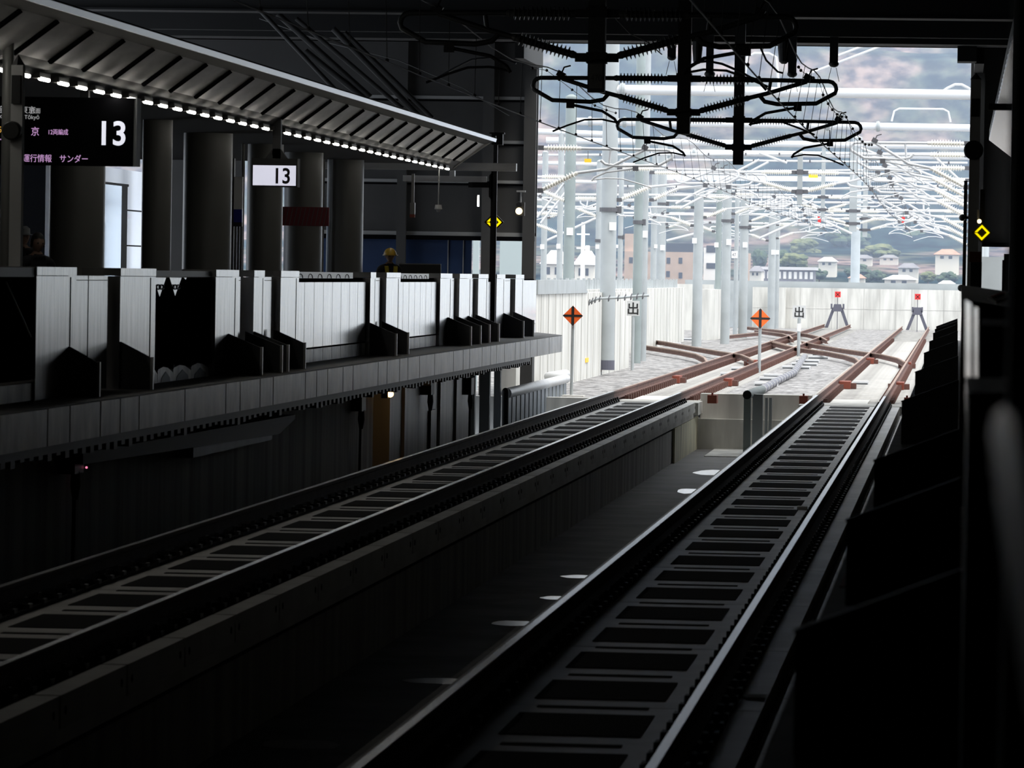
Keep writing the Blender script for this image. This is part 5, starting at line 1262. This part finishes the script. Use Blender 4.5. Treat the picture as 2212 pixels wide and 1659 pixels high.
while x < 4:
    mb.box(x - 0.012, x + 0.012, yw - 0.012, yw, GZ, zt_, 'concrete'); x += 0.92
mb.box(a.x, 6, yw - 0.010, yw, (zt_ + GZ) / 2 - 0.012, (zt_ + GZ) / 2 + 0.012, 'concrete')
struct('end_wall_yard', mb)
mb = MB(); zc = atY(1900, 617, yw + 1).z; mb.box(a.x - 4, 6, yw + 1.0, yw + 1.4, GZ, zt_ + (zc - zt_) * 0.9 + 0.18, 'barrier_grey'); struct('end_wall_coping', mb)
for i, (xa, xb) in enumerate(((1662, 1680), (1683, 1697))):
    p, q = atY(xa, 640, yw - 0.6), atY(xb, 640, yw - 0.6); mb = MB(); mb.box(p.x, q.x, yw - 0.7, yw - 0.1, GZ, zt_, 'concrete_yard'); solo('wall_buttress', mb, ['left pale buttress at the left end of the far wall', 'right pale buttress at the left end of the far wall'][i], 'buttress')
# grey barrier panels on the near wall
y0, y1 = atX(1163, 620, XL + 0.05).y, atX(1262, 620, XL + 0.05).y
t = thing('noise_barrier', 'flat grey barrier panels on top of the near retaining wall', 'barrier', (XL - 0.1, y0, 2.08))
for i in range(5):
    ya, yb2 = y0 + (y1 - y0) * i / 5, y0 + (y1 - y0) * (i + 1) / 5
    mb = MB(); mb.box(XL - 0.2, XL + 0.04, ya + 0.01, yb2 - 0.01, 2.08, 2.43, 'barrier_grey'); mb.build('panel', t)
mb = MB(); mb.prism_x([(y1, 2.08), (y1 + 1.6, 2.08), (y1, 2.43)], XL - 0.15, XL + 0.03, 'barrier_grey'); mb.build('end_wedge', t)
t = thing('picket_fence', 'low grey picket fence along the top of the yard wall', 'fence', (-12.2, 140, 2.1))
for i in range(60):
    y = 138 + i * 1.1; mb = MB(); mb.box(-12.3, -12.22, y, y + 0.35, 2.1, 2.42 + 0.05 * (i % 2), 'barrier_grey'); mb.build('picket', t)
# coiled pipe bracket between the orange sign and the white sign
p = [atY(x, y, 128) for x, y in ((1262, 660), (1275, 652), (1292, 645), (1340, 643), (1372, 640), (1402, 638))]
t = thing('cable_support', 'grey horizontal pipe wound with coiled cable behind the diamond sign', 'pipe', tuple(p[0]))
mb = MB(); mb.tube(p, 0.035, 'pole_grey', 8); mb.build('pipe', t)
for i in range(12):
    k = i / 12 * 4.99; a_ = int(k); q = p[a_].lerp(p[a_ + 1], k - a_); mb = MB(); mb.tube([q + Vector((0.02 * math.sin(j), 0.09 * math.cos(j * 0.9), 0.09 * math.sin(j * 0.9))) for j in range(8)], 0.012, 'clamp', 5); mb.build('coil', t)
mb = MB(); mb.tube([p[0], p[0] + Vector((-0.1, 0, -2.2))], 0.012, 'clamp', 5); mb.build('hanging_cable', t)
c = atX(1268, 778, XL + 0.012); mb = MB(); mb.box(XL, XL + 0.02, c.y - 0.5, c.y + 0.5, c.z - 0.06, c.z + 0.06, 'yellow'); solo('wall_marker', mb, 'small yellow marker on the near retaining wall', 'marker')
# slate fence with white rounded coping below the platform end
XF = -9.2
ya, yb2 = atX(1098, 850, XF).y, atX(1226, 815, XF).y
t = thing('slate_fence', 'slate grey sheet fence with a white rounded coping below the platform end', 'fence', (XF, ya, -1.3))
n = 15
for i in range(n):
    a_, b_ = ya + (yb2 - ya) * i / n, ya + (yb2 - ya) * (i + 1) / n
    mb = MB(); mb.box(XF - 0.06, XF - 0.02, a_ + 0.02, b_ - 0.02, -1.3, 0.0, 'fence_slate'); mb.build('sheet', t)
    mb = MB(); mb.box(XF - 0.05, XF, a_ - 0.03, a_ + 0.03, -1.3, 0.0, 'pole_grey'); mb.build('post', t)
    mb = MB(); mb.tube([(XF - 0.04, a_, 0.09), (XF - 0.04, b_ - 0.006, 0.09)], 0.11, 'white_pipe', 12); mb.build('coping', t)
mb = MB(); mb.tube([(XF - 0.04, yb2, 0.09), (XF - 0.5, yb2 + 0.5, 0.12), (XF - 0.3, yb2 + 3, 0.14)], 0.11, 'white_pipe', 12); mb.build('coping_return', t)
c = atX(1092, 845, XF + 0.05); mb = MB(); mb.tube([(XF + 0.05, c.y, -1.3), (XF + 0.05, c.y, c.z)], 0.07, 'black', 12); mb.ball((XF + 0.05, c.y, c.z), 0.07, 'black', 12, 8); solo('bollard', mb, 'black rounded cable post in front of the slate fence', 'post')
# dark boxes with hanging plugs on the pit wall
for i, (px, py, lab) in enumerate(((775, 885, 'dark plug box left of the glowing pit lamp'), (925, 850, 'dark plug box right of the glowing pit lamp'), (1012, 850, 'dark plug box beside the grey posts'), (155, 1018, 'dark plug box with a tiny red light at far left'))):
    X = -9.25; c = atX(px, py, X); s = pxs(c.y)
    t = thing('plug_box', lab, 'box', tuple(c), 'plug boxes on the pit wall')
    mb = MB(); mb.box(X - 0.1, X + 0.08, c.y - 0.25, c.y + 0.25, c.z - 0.02, c.z + 0.3, 'black_steel'); mb.build('case', t)
    mb = MB(); mb.lathe((X + 0.04, c.y, c.z - 0.30), (X + 0.04, c.y, c.z), [(0, 0.03), (0.5, 0.055), (1, 0.045)], 'black', 10); mb.build('plug', t)
    mb = MB(); mb.tube([(X + 0.03, c.y, c.z - 0.28), (X + 0.02, c.y, -1.28)], 0.02, 'black', 6); mb.build('cable', t)
    if i == 3: mb = MB(); mb.ball((X + 0.10, c.y + 0.3, c.z + 0.03), 0.012, 'red_led', 8, 6); mb.build('red_light', t)
# shallow bracket box hanging in the dark part of the pit wall
a = atX(400, 967, -9.2); b = atX(572, 950, -9.2)
mb = MB(); mb.box(-9.35, -9.1, a.y, b.y, a.z - 0.12, a.z, 'fence_slate'); solo('pit_ledge', mb, 'dim slate ledge on the dark pit wall', 'ledge')
a = atX(545, 925, -9.1); b = atX(630, 905, -9.1)
mb = MB(); mb.prism_x([(a.y - 12, a.z + 0.12), (b.y, b.z + 0.06), (b.y, b.z), (b.y - 1.5, b.z - 0.16), (a.y - 12, a.z)], -9.35, -9.05, 'black'); solo('pit_trunking', mb, 'black trunking under the platform above the dim ledge', 'trunking')

# ---------------- poles, crossbeams, arms
def yard_pole(px, wpx, Y, ytop, label, m_='pole_grey', z0=GZ, plate=None, number=None, base=False, ypx=600, collars=()):
    c = atY(px, ypx, Y); r = wpx * pxs(Y) / 2; zt = atY(px, ytop, Y).z if ytop is not None else 9.5
    t = thing('catenary_pole', label, 'pole', (c.x, Y, z0), 'grey catenary poles in the yard')
    mb = MB(); mb.tube([(c.x, Y, z0), (c.x, Y, zt)], r, m_, 20); mb.build('shaft', t)
    mb = MB(); mb.lathe((c.x, Y, zt), (c.x, Y, zt + r * 0.7), [(0, r * 1.06), (0.4, r * 1.06), (1, r * 0.3)], m_, 16); mb.build('cap', t)
    if plate:
        q = atY(plate[0], plate[1], Y); s = pxs(Y) * plate[2] / 2
        mb = MB(); mb.box(q.x - s, q.x + s, Y - r - 0.03, Y - r - 0.01, q.z - s * 1.15, q.z + s * 1.15, 'white'); np_ = mb.build('number_plate', t)
        if number: text_mesh('plate_number', number, q.x - s * 0.8, Y - r - 0.034, q.z - s * 0.6, s * 1.6, 'clamp', np_, 'LEFT', 0.002, 0.8)
    if base:
        mb = MB(); mb.lathe((c.x, Y, z0), (c.x, Y, z0 + 0.28), [(0, r * 1.06), (1, r * 1.06)], 'buffer_steel', 20); mb.build('dark_foot', t)
    for cy in collars:
        q = atY(px, cy, Y); mb = MB(); mb.lathe((c.x, Y, q.z - 0.06), (c.x, Y, q.z + 0.06), [(0, r * 1.22), (1, r * 1.22)], 'clamp', 16); mb.box(c.x + r, c.x + r * 1.6, Y - 0.08, Y + 0.08, q.z - 0.1, q.z + 0.1, 'clamp'); mb.build('collar', t)
    return t, c.x, r
poles = {}
for key, args in (('p1', (1313, 34, 133.0, 60, 'thickest grey pole, standing left of the left track', 'pole_grey', -0.15, (1325, 489, 15), None, True, 600, (453,))),
        ('p2', (1377, 20, 152.0, 100, 'tall grey green pole behind the pale grey sign', 'pole_dark', GZ, None, None, False, 600, (480,))),
        ('p2b', (1391, 15, 156.0, 100, 'paler pole just right of the grey green pole', 'pole_grey', GZ, (1393, 506, 13))),
        ('p3', (1228, 24, 150.0, 212, 'broad pole rising behind the grey barrier panels', 'pole_dark', GZ, (1232, 500, 14))),
        ('p3b', (1208, 13, 175.0, 282, 'narrow pole touching the left side of the barrier pole', 'pole_grey', GZ, (1207, 532, 9))),
        ('p4', (1427, 20, 245.0, 300, 'pole in front of the tan building at its left end', 'pole_grey', GZ, (1432, 535, 10), None, False, 600, (440,))),
        ('p4b', (1411, 13, 235.0, 330, 'slender pole left of the tan building', 'pole_grey', GZ, (1417, 532, 7))),
        ('p5', (1507, 21, 192.0, 408, 'pole hiding the right end of the tan building', 'pole_grey', GZ, (1501, 520, 10))),
        ('p6', (1568, 20, 200.0, 398, 'thick pole of the cluster right of the tan building', 'pole_grey', GZ, (1575, 523, 11), None, False, 600, (477,))),
        ('p7', (1551, 13, 217.0, 400, 'darker thin pole on the left of the cluster', 'pole_dark', GZ, (1548, 529, 9))),
        ('p8', (1590, 10, 228.0, 405, 'thinnest pole of the cluster bearing a numbered plate', 'pole_grey', GZ, (1587, 550, 13), '47')),
        ('p9', (1606, 19, 221.0, 430, 'right hand pole of the cluster, dark collar near the top', 'pole_grey', GZ, (1610, 529, 10), None, False, 600, (491,))),
        ('p10', (1667, 16, 262.0, 462, 'lone pole before the far wall left end', 'pole_grey', GZ, (1671, 545, 9))),
        ('p11', (1679, 9, 266.0, 470, 'slim pole touching the lone pole before the far wall', 'pole_grey', GZ, (1679, 545, 8))),
        ('p12', (1174, 13, 190.0, 330, 'leftmost grey pole beside the portal jamb', 'pole_grey', GZ, (1172, 533, 9))),
        ('p13', (1292, 14, 185.0, 350, 'pole just left of the thickest pole', 'pole_grey', GZ, (1291, 533, 8), None, False, 600, (520,))),
        ('p14', (1339, 11, 200.0, 346, 'slender pole just right of the thickest pole', 'pole_grey', GZ, (1333, 532, 6), None, False, 600, (512,))),
        ('p15', (1847, 20, 290.0, 300, 'pale pole rising beyond the far wall below the tangle of tubes', 'pole_grey', GZ))):
    poles[key] = yard_pole(*args)
# right side poles hidden by the jamb carry the beams
for i, (Y, X) in enumerate(((133, 0.55), (186, 1.0), (212, 1.2), (237, 1.4))):
    mb = MB(); mb.tube([(X, Y, GZ), (X, Y, 9.3)], 0.2, 'pole_grey', 16); solo('catenary_pole', mb, 'grey yard pole behind the right jamb carrying the %s crossbeam' % ('first', 'second', 'third', 'fourth')[i], 'pole', 'grey catenary poles in the yard')
def beam(pa, pb, Y, th, label, flange=()):
    a, b = atY(*pa, Y), atY(*pb, Y); b = a + (b - a) * ((0.9 if b.x > -1 else b.x) - a.x) / (b.x - a.x) if b.x > -1 else b
    t = thing('crossbeam', label, 'crossbeam', (a.x, Y, a.z), 'white pipe crossbeams of the yard')
    mb = MB(); mb.tube([a, b], th * pxs(Y) / 2, 'white_pipe', 20); mb.build('pipe', t)
    for px in flange:
        k = (px - pa[0]) / (pb[0] - pa[0]); q = a.lerp(atY(*pb, Y), k); mb = MB(); r = th * pxs(Y) / 2
        mb.lathe(q + Vector((-0.07, 0, 0)), q + Vector((0.07, 0, 0)), [(0, r * 1.35), (0.4, r * 1.35), (0.41, r * 1.5), (0.6, r * 1.5), (0.61, r * 1.35), (1, r * 1.35)], 'pole_grey', 20); mb.build('flange', t)
    return t
beam((1313, 193.5), (2095, 205), 133.0, 21.5, 'nearest and thickest white pipe beam, high across the portal', (1345,))
beam((1228, 262), (2095, 276.5), 186.0, 16, 'second white pipe beam with a flange near its right end', (1275, 1350, 1790, 1898))
beam((1180, 303), (2095, 317), 212.0, 14, 'third white pipe beam below the flanged one')
beam((1406, 328), (2095, 339), 237.0, 13, 'fourth white pipe beam down from the lintel', (1500,))
beam((1420, 383), (2085, 390), 290.0, 11, 'lowest white pipe beam, carrying the yellow plate')
beam((1160, 284), (1310, 290), 175.0, 13, 'short white pipe beam at the left behind the thickest pole')
beam((1160, 352), (1440, 358), 200.0, 9, 'thin white pipe beam low at the left side')
beam((1160, 391), (1330, 394), 185.0, 8, 'lowest thin white pipe beam at the left side')
# drop masts with white arms under the beams
YM = 'white catenary arms in the yard'
for px, yt, yb, Y, lab, wd in ((1727, 330, 441, 135.5, 'pale drop mast with white arms under the nearest beam', 0.075), (1777, 314, 470, 212.0, 'pale drop mast with white arms in the middle of the tangle', 0.09), (1842, 315, 500, 212.0, 'broad pale drop mast with white arms right of the tangle', 0.17), (1868, 338, 512, 237.0, 'farthest pale drop mast with white arms', 0.12)):
    q = atY(px, yb, Y); drop_mast('yard_drop_mast', lab, q.x, Y, atY(px, yt, Y).z, q.z, 'pole_grey', 'white_pipe', 'porcelain', 'clamp', wd, 2.9, YM)
def side_arm(base_px, base_py, Y, sgn, L, label, rise=0.0, X=None):
    q = atY(base_px, base_py, Y)
    t = thing('cantilever_arm', label, 'catenary arm', tuple(q), YM)
    arm_parts(t, tuple(q), sgn, L, 'white_pipe', 'porcelain', 'clamp', 0.036, rise)
side_arm(1158, 412, 109.0, 1, 3.3, 'large white arm reaching right from the portal jamb', 0.45)
side_arm(1331, 432, 133.0, 1, 3.6, 'white arm reaching right from the thickest pole', 0.35)
side_arm(1402, 432, 154.0, 1, 4.0, 'white arm reaching right from the grey green pole', 0.35)
side_arm(1240, 440, 150.0, -1, 3.0, 'white arm reaching left from the barrier pole', 0.3)
side_arm(1418, 470, 200.0, -1, 3.4, 'white arm reaching left toward the thickest pole', 0.2)
side_arm(1518, 470, 192.0, 1, 3.8, 'white arm reaching right from the pole at the tan building', 0.3)
side_arm(1580, 462, 200.0, 1, 3.6, 'white arm reaching right from the cluster thick pole', 0.3)
side_arm(1616, 478, 221.0, 1, 3.8, 'white arm reaching right from the cluster collar pole', 0.2)
side_arm(1500, 488, 192.0, -1, 3.5, 'white arm reaching left from the pole at the tan building', 0.2)
side_arm(1545, 500, 217.0, -1, 3.2, 'white arm reaching left from the darker thin pole', 0.2)
side_arm(1438, 492, 245.0, 1, 3.3, 'low white arm reaching right from the tan building pole', 0.2)
side_arm(1300, 470, 185.0, -1, 3.2, 'low white arm reaching left from the pole by the thickest pole', 0.2)
side_arm(1180, 470, 190.0, 1, 3.2, 'low white arm reaching right from the leftmost pole', 0.2)
side_arm(1676, 515, 262.0, 1, 3.6, 'low white arm reaching right from the lone far pole', 0.2)
side_arm(1660, 520, 262.0, -1, 3.4, 'low white arm reaching left from the lone far pole', 0.2)
side_arm(1214, 505, 175.0, -1, 3.0, 'low white arm at the left beside the barrier pole', 0.2)
for i, (py, Y) in enumerate(((405, 113.0), (425, 120.0), (447, 128.0), (468, 137.0), (500, 160.0), (515, 186.0), (530, 212.0))):
    side_arm(2096, py, Y, -1, 3.0 + 0.02 * i, 'white arm reaching left from the right jamb, %s from the top' % ('first', 'second', 'third', 'fourth', 'fifth', 'sixth', 'seventh')[i], 0.5)
# hoop brackets standing on the flanged beam
for i, (x0, x1, y0, y1, Y) in enumerate(((1926, 2054, 262, 236, 186.0), (2040, 2100, 195, 183, 133.0), (1606, 1684, 190, 116, 133.0))):
    a, b = atY(x0, y0, Y), atY(x1, y1, Y); 
    mb = MB(); mb.tube([(a.x, Y, a.z), (a.x + 0.1, Y, b.z - 0.1), (a.x + 0.3, Y, b.z), (b.x - 0.3, Y, b.z), (b.x - 0.1, Y, b.z - 0.1), (b.x, Y, a.z)], 0.04, 'white_pipe', 8)
    solo('hoop_bracket', mb, ['white hoop bracket on the flanged beam at the right', 'white hoop bracket end at the right jamb above the nearest beam', 'tall white hoop bracket above the nearest beam behind the far mast'][i], 'bracket')
# extra slanted stays in the yard
stays = [((1160, 470), (1222, 392), 150), ((1168, 482), (1230, 405), 152), ((1810, 120), (1870, 97), 160), ((1745, 160), (1910, 97), 165), ((1460, 440), (1640, 345), 170), ((1470, 450), (1660, 350), 172), ((1640, 330), (1700, 352), 200), ((1860, 320), (2090, 410), 150),
         ((1880, 335), (2090, 440), 155), ((1900, 360), (2085, 470), 160), ((2010, 330), (2090, 405), 145), ((1600, 470), (1700, 420), 230), ((1620, 500), (1760, 455), 240), ((1640, 515), (1740, 470), 245), ((1700, 440), (1840, 505), 250), ((1720, 425), (1800, 462), 245), ((1900, 430), (2000, 480), 240), ((1960, 470), (2075, 505), 245), ((1985, 485), (2080, 520), 250), ((1440, 520), (1520, 500), 260), ((1180, 520), (1290, 470), 240)]
for i, (p, q, Y) in enumerate(stays):
    a, b = atY(*p, Y), atY(*q, Y); mb = MB(); mb.tube([a, b], 2.6 * pxs(Y), 'white_pipe', 8)
    solo('stay_tube', mb, 'slim slanted white stay tube among the yard arms', 'stay', 'slanted white stay tubes in the yard')
# thin horizontal feeder wires of the yard
for i, (p, q, Y) in enumerate((((1160, 420), (2090, 425), 221), ((1160, 432), (2090, 440), 245), ((1330, 402), (2090, 411), 245), ((1160, 446), (2080, 455), 235), ((1320, 460), (2085, 468), 262), ((1470, 372), (2090, 365), 237), ((1440, 345), (2090, 352), 206), ((1500, 415), (2090, 400), 217), ((1160, 335), (2090, 331), 212), ((1520, 480), (1800, 486), 262))):
    a, b = atY(*p, Y), atY(*q, Y); mb = MB(); mb.tube([a, b], (2.6 - 0.15 * (i % 4)) * pxs(Y), 'white_pipe', 6)
    for j in range(9):
        c = a.lerp(b, (j + 0.4 + 0.3 * math.sin(i * 3 + j)) / 9.2); mb.cbox(c, (0.07, 0.1, 0.12), 'clamp')
    solo('cross_tube', mb, 'thin white cross tube with dark clamps in the yard tangle', 'tube', 'thin white cross tubes in the yard')
# coloured plates
for px, py, wpx, hpx, Y, m_, lab, nm in ((1270, 347, 15, 8, 120, 'yellow', 'yellow plate near the large white arm at left', 'yellow_plate'), (1757, 380, 20, 8, 237, 'yellow', 'yellow plate on the lowest white beam', 'yellow_plate'), (1792, 304, 13, 6, 100, 'red', 'small red tag under the far right loop', 'red_tag'), (1770, 474, 7, 13, 230, 'red', 'small red tag in the tangle left of the broad pale mast', 'red_tag'), (1951, 475, 7, 13, 230, 'red', 'small red tag in the tangle near the right jamb', 'red_tag')):
    c = atY(px, py, Y); s = pxs(Y); mb = MB(); mb.box(c.x - wpx * s / 2, c.x + wpx * s / 2, Y - 0.02, Y, c.z - hpx * s / 2, c.z + hpx * s / 2, m_); mb.tube([(c.x, Y, c.z + hpx * s / 2), (c.x, Y, c.z + hpx * s / 2 + 0.2)], 0.01, 'clamp', 5); solo(nm, mb, lab, 'tag')

# ================================================================== TOWN AND HILLS
def H(x, y):
    t = max(0.0, (y - 1250) / 1150.0)
    h = -9 + 9.5 * max(0, min(1, (y - 640) / 100)) + 0.021 * max(0, y - 740) + 230 * (t ** 1.15)
    h += 22 * noise.noise(Vector((x / 200, y / 240, 1.3))) * min(1, t * 4) + 9 * noise.noise(Vector((x / 70, y / 90, 4.0))) * min(1, t * 5)
    return h
mb = MB(); nx, ny = 110, 90; vs = []; fs = []
for j in range(ny):
    y = 420 + (2900 - 420) * (j / (ny - 1)) ** 1.3
    for i in range(nx):
        x = -0.28 * y + (0.36 * y + 20) * i / (nx - 1) - 20
        vs.append((x, y, H(x, y)))
for j in range(ny - 1):
    for i in range(nx - 1): fs.append((j * nx + i, j * nx + i + 1, (j + 1) * nx + i + 1, (j + 1) * nx + i))
mb.add(vs, fs, 'forest', True); struct('hillside', mb)
def house(px, py, wpx, hpx, Y, roof, wallm, label, kind='hip', d=9.0):
    c = atY(px, py, Y); s = pxs(Y); wd = wpx * s / 2; h = hpx * s
    t = thing('house', label, 'house', (c.x, Y, c.z), 'houses below the hillside')
    gz = H(c.x, Y) - 2
    mb = MB(); mb.box(c.x - wd * 0.85, c.x + wd * 0.85, Y, Y + d, min(gz, c.z), c.z + h * 0.5, wallm); mb.build('walls', t)
    e = c.z + h * 0.5; tp = c.z + h; o = wd * 0.5 if kind == 'hip' else wd * 0.95
    mb = MB(); A_ = [(c.x - wd, Y - 0.6, e), (c.x + wd, Y - 0.6, e), (c.x + wd, Y + d + 0.6, e), (c.x - wd, Y + d + 0.6, e)]; r1, r2 = (c.x - o * 0.8, Y + d / 2, tp), (c.x + o * 0.8, Y + d / 2, tp)
    mb.add(A_ + [r1, r2], [(0, 1, 5, 4), (1, 2, 5), (2, 3, 4, 5), (3, 0, 4), (3, 2, 1, 0)], roof); mb.build('roof', t)
    for k in range(2):
        x = c.x + (-0.4 + 0.6 * k) * wd; mb = MB(); mb.box(x - wd * 0.1, x + wd * 0.16, Y - 0.06, Y, c.z + h * 0.12, c.z + h * 0.38, 'glass_dark'); mb.build('window', t)
for a in ((1787, 575, 44, 20, 860, 'roof_pale', 'house_wall', 'pale roofed house below the forest patch'), (1862, 566, 50, 16, 980, 'roof_tile', 'house_wall', 'wide grey roofed house in the middle of the hillside'), (1920, 564, 46, 14, 1000, 'roof_tile', 'house_wall', 'dark roofed house right of the wide one'),
          (1850, 610, 40, 18, 760, 'roof_red', 'house_wall', 'house with reddish roof just above the far wall'), (1944, 614, 78, 20, 740, 'roof_pale', 'house_wall', 'broad pale roofed house just above the far wall'), (1962, 590, 50, 22, 820, 'roof_tile', 'house_wall', 'grey house behind the broad pale roof'),
          (2046, 562, 60, 24, 900, 'roof_red', 'house_wall', 'red roofed house near the right jamb'), (2045, 620, 40, 14, 730, 'roof_pale', 'house_wall', 'low pale roof at the right just above the far wall'), (1195, 600, 60, 60, 640, 'roof_pale', 'house_wall', 'large pale house behind the left barrier'),
          (1262, 603, 50, 62, 660, 'roof_pale', 'house_wall', 'tall white house between the left poles'), (1632, 598, 30, 24, 700, 'roof_tile', 'house_wall', 'small dark roofed house right of the pole cluster')):
    house(*a)
# long flat building with a row of windows
a, b = atY(1642, 606, 780), atY(1758, 584, 780)
t = thing('apartment_block', 'long low building with a row of pale windows above the far wall', 'building', ((a.x + b.x) / 2, 780, -9))
mb = MB(); mb.box(a.x, b.x, 780, 792, -9, b.z, 'roof_tile'); mb.build('walls', t)
mb = MB(); mb.box(a.x - 0.4, b.x + 0.4, 779.5, 792.5, b.z, b.z + 0.5, 'roof_pale'); mb.build('roof', t)
for i in range(10):
    x = a.x + (i + 0.3) * (b.x - a.x) / 10; mb = MB(); mb.box(x, x + 0.5, 779.9, 780, b.z - 1.5, b.z - 0.3, 'white'); mb.build('window', t)
# tan building with dark band
Y = 700
a, b = atY(1348, 606, Y), atY(1500, 545, Y)
t = thing('office_building', 'tan building with a dark window band behind the poles', 'building', ((a.x + b.x) / 2, Y, -9))
mb = MB(); mb.box(a.x, b.x, Y, Y + 14, -9, b.z, 'brick_tan'); mb.build('walls', t)
a2, b2 = atY(1438, 545, Y), atY(1497, 526, Y); mb = MB(); mb.box(a2.x, b2.x, Y + 0.5, Y + 12, b.z, b2.z, 'glass_dark'); mb.build('penthouse_band', t)
a3, b3 = atY(1348, 545, Y), atY(1385, 505, Y); mb = MB(); mb.box(a3.x, b3.x, Y + 1, Y + 10, b.z, b3.z, 'brick_tan'); mb.build('tower', t)
for px, py in ((1363, 562), (1444, 563), (1470, 563), (1443, 592), (1470, 595), (1395, 563)):
    c = atY(px, py, Y); mb = MB(); mb.box(c.x - 0.28, c.x + 0.28, Y - 0.06, Y, c.z - 0.45, c.z + 0.45, 'glass_dark'); mb.build('window', t)
a, b = atY(1519, 606, Y + 5), atY(1546, 535, Y + 5)
t = thing('white_building', 'white building with balconies right of the tan one', 'building', ((a.x + b.x) / 2, Y + 5, -9))
mb = MB(); mb.box(a.x, b.x, Y + 5, Y + 15, -9, b.z, 'white'); mb.build('walls', t)
for y0, y1 in ((545, 530), (580, 568)):
    p, q = atY(1522, y0, Y), atY(1542, y1, Y); mb = MB(); mb.box(p.x, q.x, Y + 4.9, Y + 5, p.z, q.z, 'glass_dark'); mb.build('balcony_opening', t)
a, b = atY(1602, 606, Y + 20), atY(1617, 547, Y + 20)
mb = MB(); mb.box(a.x, b.x, Y + 20, Y + 28, -9, b.z, 'brick_tan'); solo('office_building', mb, 'narrow tan building edge right of the pole cluster', 'building')
# cream utility pole with cross arms
Y = 400; c = atY(1258, 606, Y)
t = thing('utility_pole', 'cream utility pole with cross arms and transformers at left', 'pole', (c.x, Y, -9))
mb = MB(); mb.tube([(c.x, Y, -9), (c.x, Y, atY(1258, 480, Y).z)], [0.26, 0.16], 'house_wall', 12); mb.build('shaft', t)
for y, hw in ((506, 0.55), (536, 0.55), (570, 0.5)):
    z = atY(1258, y, Y).z; mb = MB(); mb.box(c.x - hw, c.x + hw, Y - 0.1, Y + 0.05, z - 0.06, z + 0.06, 'white'); mb.build('cross_arm', t)
mb = MB(); mb.lathe((c.x + 0.4, Y, atY(1258, 545, Y).z), (c.x + 0.4, Y, atY(1258, 530, Y).z), [(0, 0.16), (0.1, 0.2), (0.9, 0.2), (1, 0.14)], 'white', 12); mb.build('transformer', t)
# trees
def tree(px, py, wpx, hpx, Y, m_, label, seed):
    c = atY(px, py, Y); s = pxs(Y); rw, rh = wpx * s / 2, hpx * s / 2
    t = thing('tree', label, 'tree', (c.x, Y, c.z - rh - 2), 'trees among the houses')
    rng = random.Random(seed); mb = MB()
    for k in range(16):
        a_, b_ = rng.uniform(0, 2 * math.pi), rng.uniform(-1, 1); rr = math.sqrt(max(0, 1 - b_ * b_)) * rng.uniform(0.2, 0.75)
        p = Vector((c.x + rw * rr * math.cos(a_), Y + rw * rr * math.sin(a_), c.z + rh * 0.62 * b_)); r = rng.uniform(0.3, 0.5)
        seg, rg = 9, 6; vs = []; fs = []
        for u in range(rg + 1):
            th = math.pi * u / rg
            for j in range(seg):
                ph = 2 * math.pi * j / seg; d = Vector((math.sin(th) * math.cos(ph), math.sin(th) * math.sin(ph), math.cos(th)))
                vs.append(p + Vector((d.x * rw, d.y * rw, d.z * rh)) * r * (1 + 0.35 * noise.noise(d * 2.5 + p)))
        for u in range(rg):
            for j in range(seg): fs.append((u * seg + j, (u + 1) * seg + j, (u + 1) * seg + (j + 1) % seg, u * seg + (j + 1) % seg))
        mb.add(vs, fs, m_, False)
    mb.build('crown', t)
    mb = MB(); mb.tube([(c.x, Y, c.z - rh - 4), (c.x, Y, c.z)], rw * 0.08, 'trunk', 8); mb.build('trunk', t)
for i, (px, py, wpx, hpx, Y, m_, lab) in enumerate(((1855, 588, 60, 34, 840, 'tree', 'dark tree between the red roofed and grey houses'), (1890, 600, 50, 40, 800, 'tree', 'dark tree left of the broad pale roof'), (1715, 565, 70, 40, 900, 'tree_pale', 'pale green tree above the long low building'), (1690, 560, 50, 40, 920, 'tree', 'dark tree beside the lone pole'),
        (2045, 600, 46, 34, 790, 'tree', 'dark round tree near the right jamb'), (2005, 598, 40, 24, 800, 'tree_pale', 'pale bush right of the broad pale roof'), (1640, 560, 40, 50, 950, 'tree', 'dark tree right of the pole cluster'), (1770, 592, 40, 26, 800, 'tree', 'dark tree below the pale roofed house'),
        (1830, 520, 110, 60, 1250, 'tree', 'left dark wood on the hill slope'), (1980, 525, 120, 60, 1300, 'tree', 'right dark wood on the hill slope'), (1740, 535, 80, 46, 1150, 'tree_pale', 'pale wood above the long building'), (1900, 545, 90, 36, 1100, 'tree_pale', 'pale wood between the two dark woods'))):
    tree(px, py, wpx, hpx, Y, m_, lab, i)
# winter haze over the town and hills
mb = MB(); mb.box(-1000, 450, 330, 2950, -40, 520, 'haze')
o = mb.build('haze'); o['kind'] = 'stuff'; o['label'] = 'pale winter haze hanging over the town and hills'; o['category'] = 'haze'
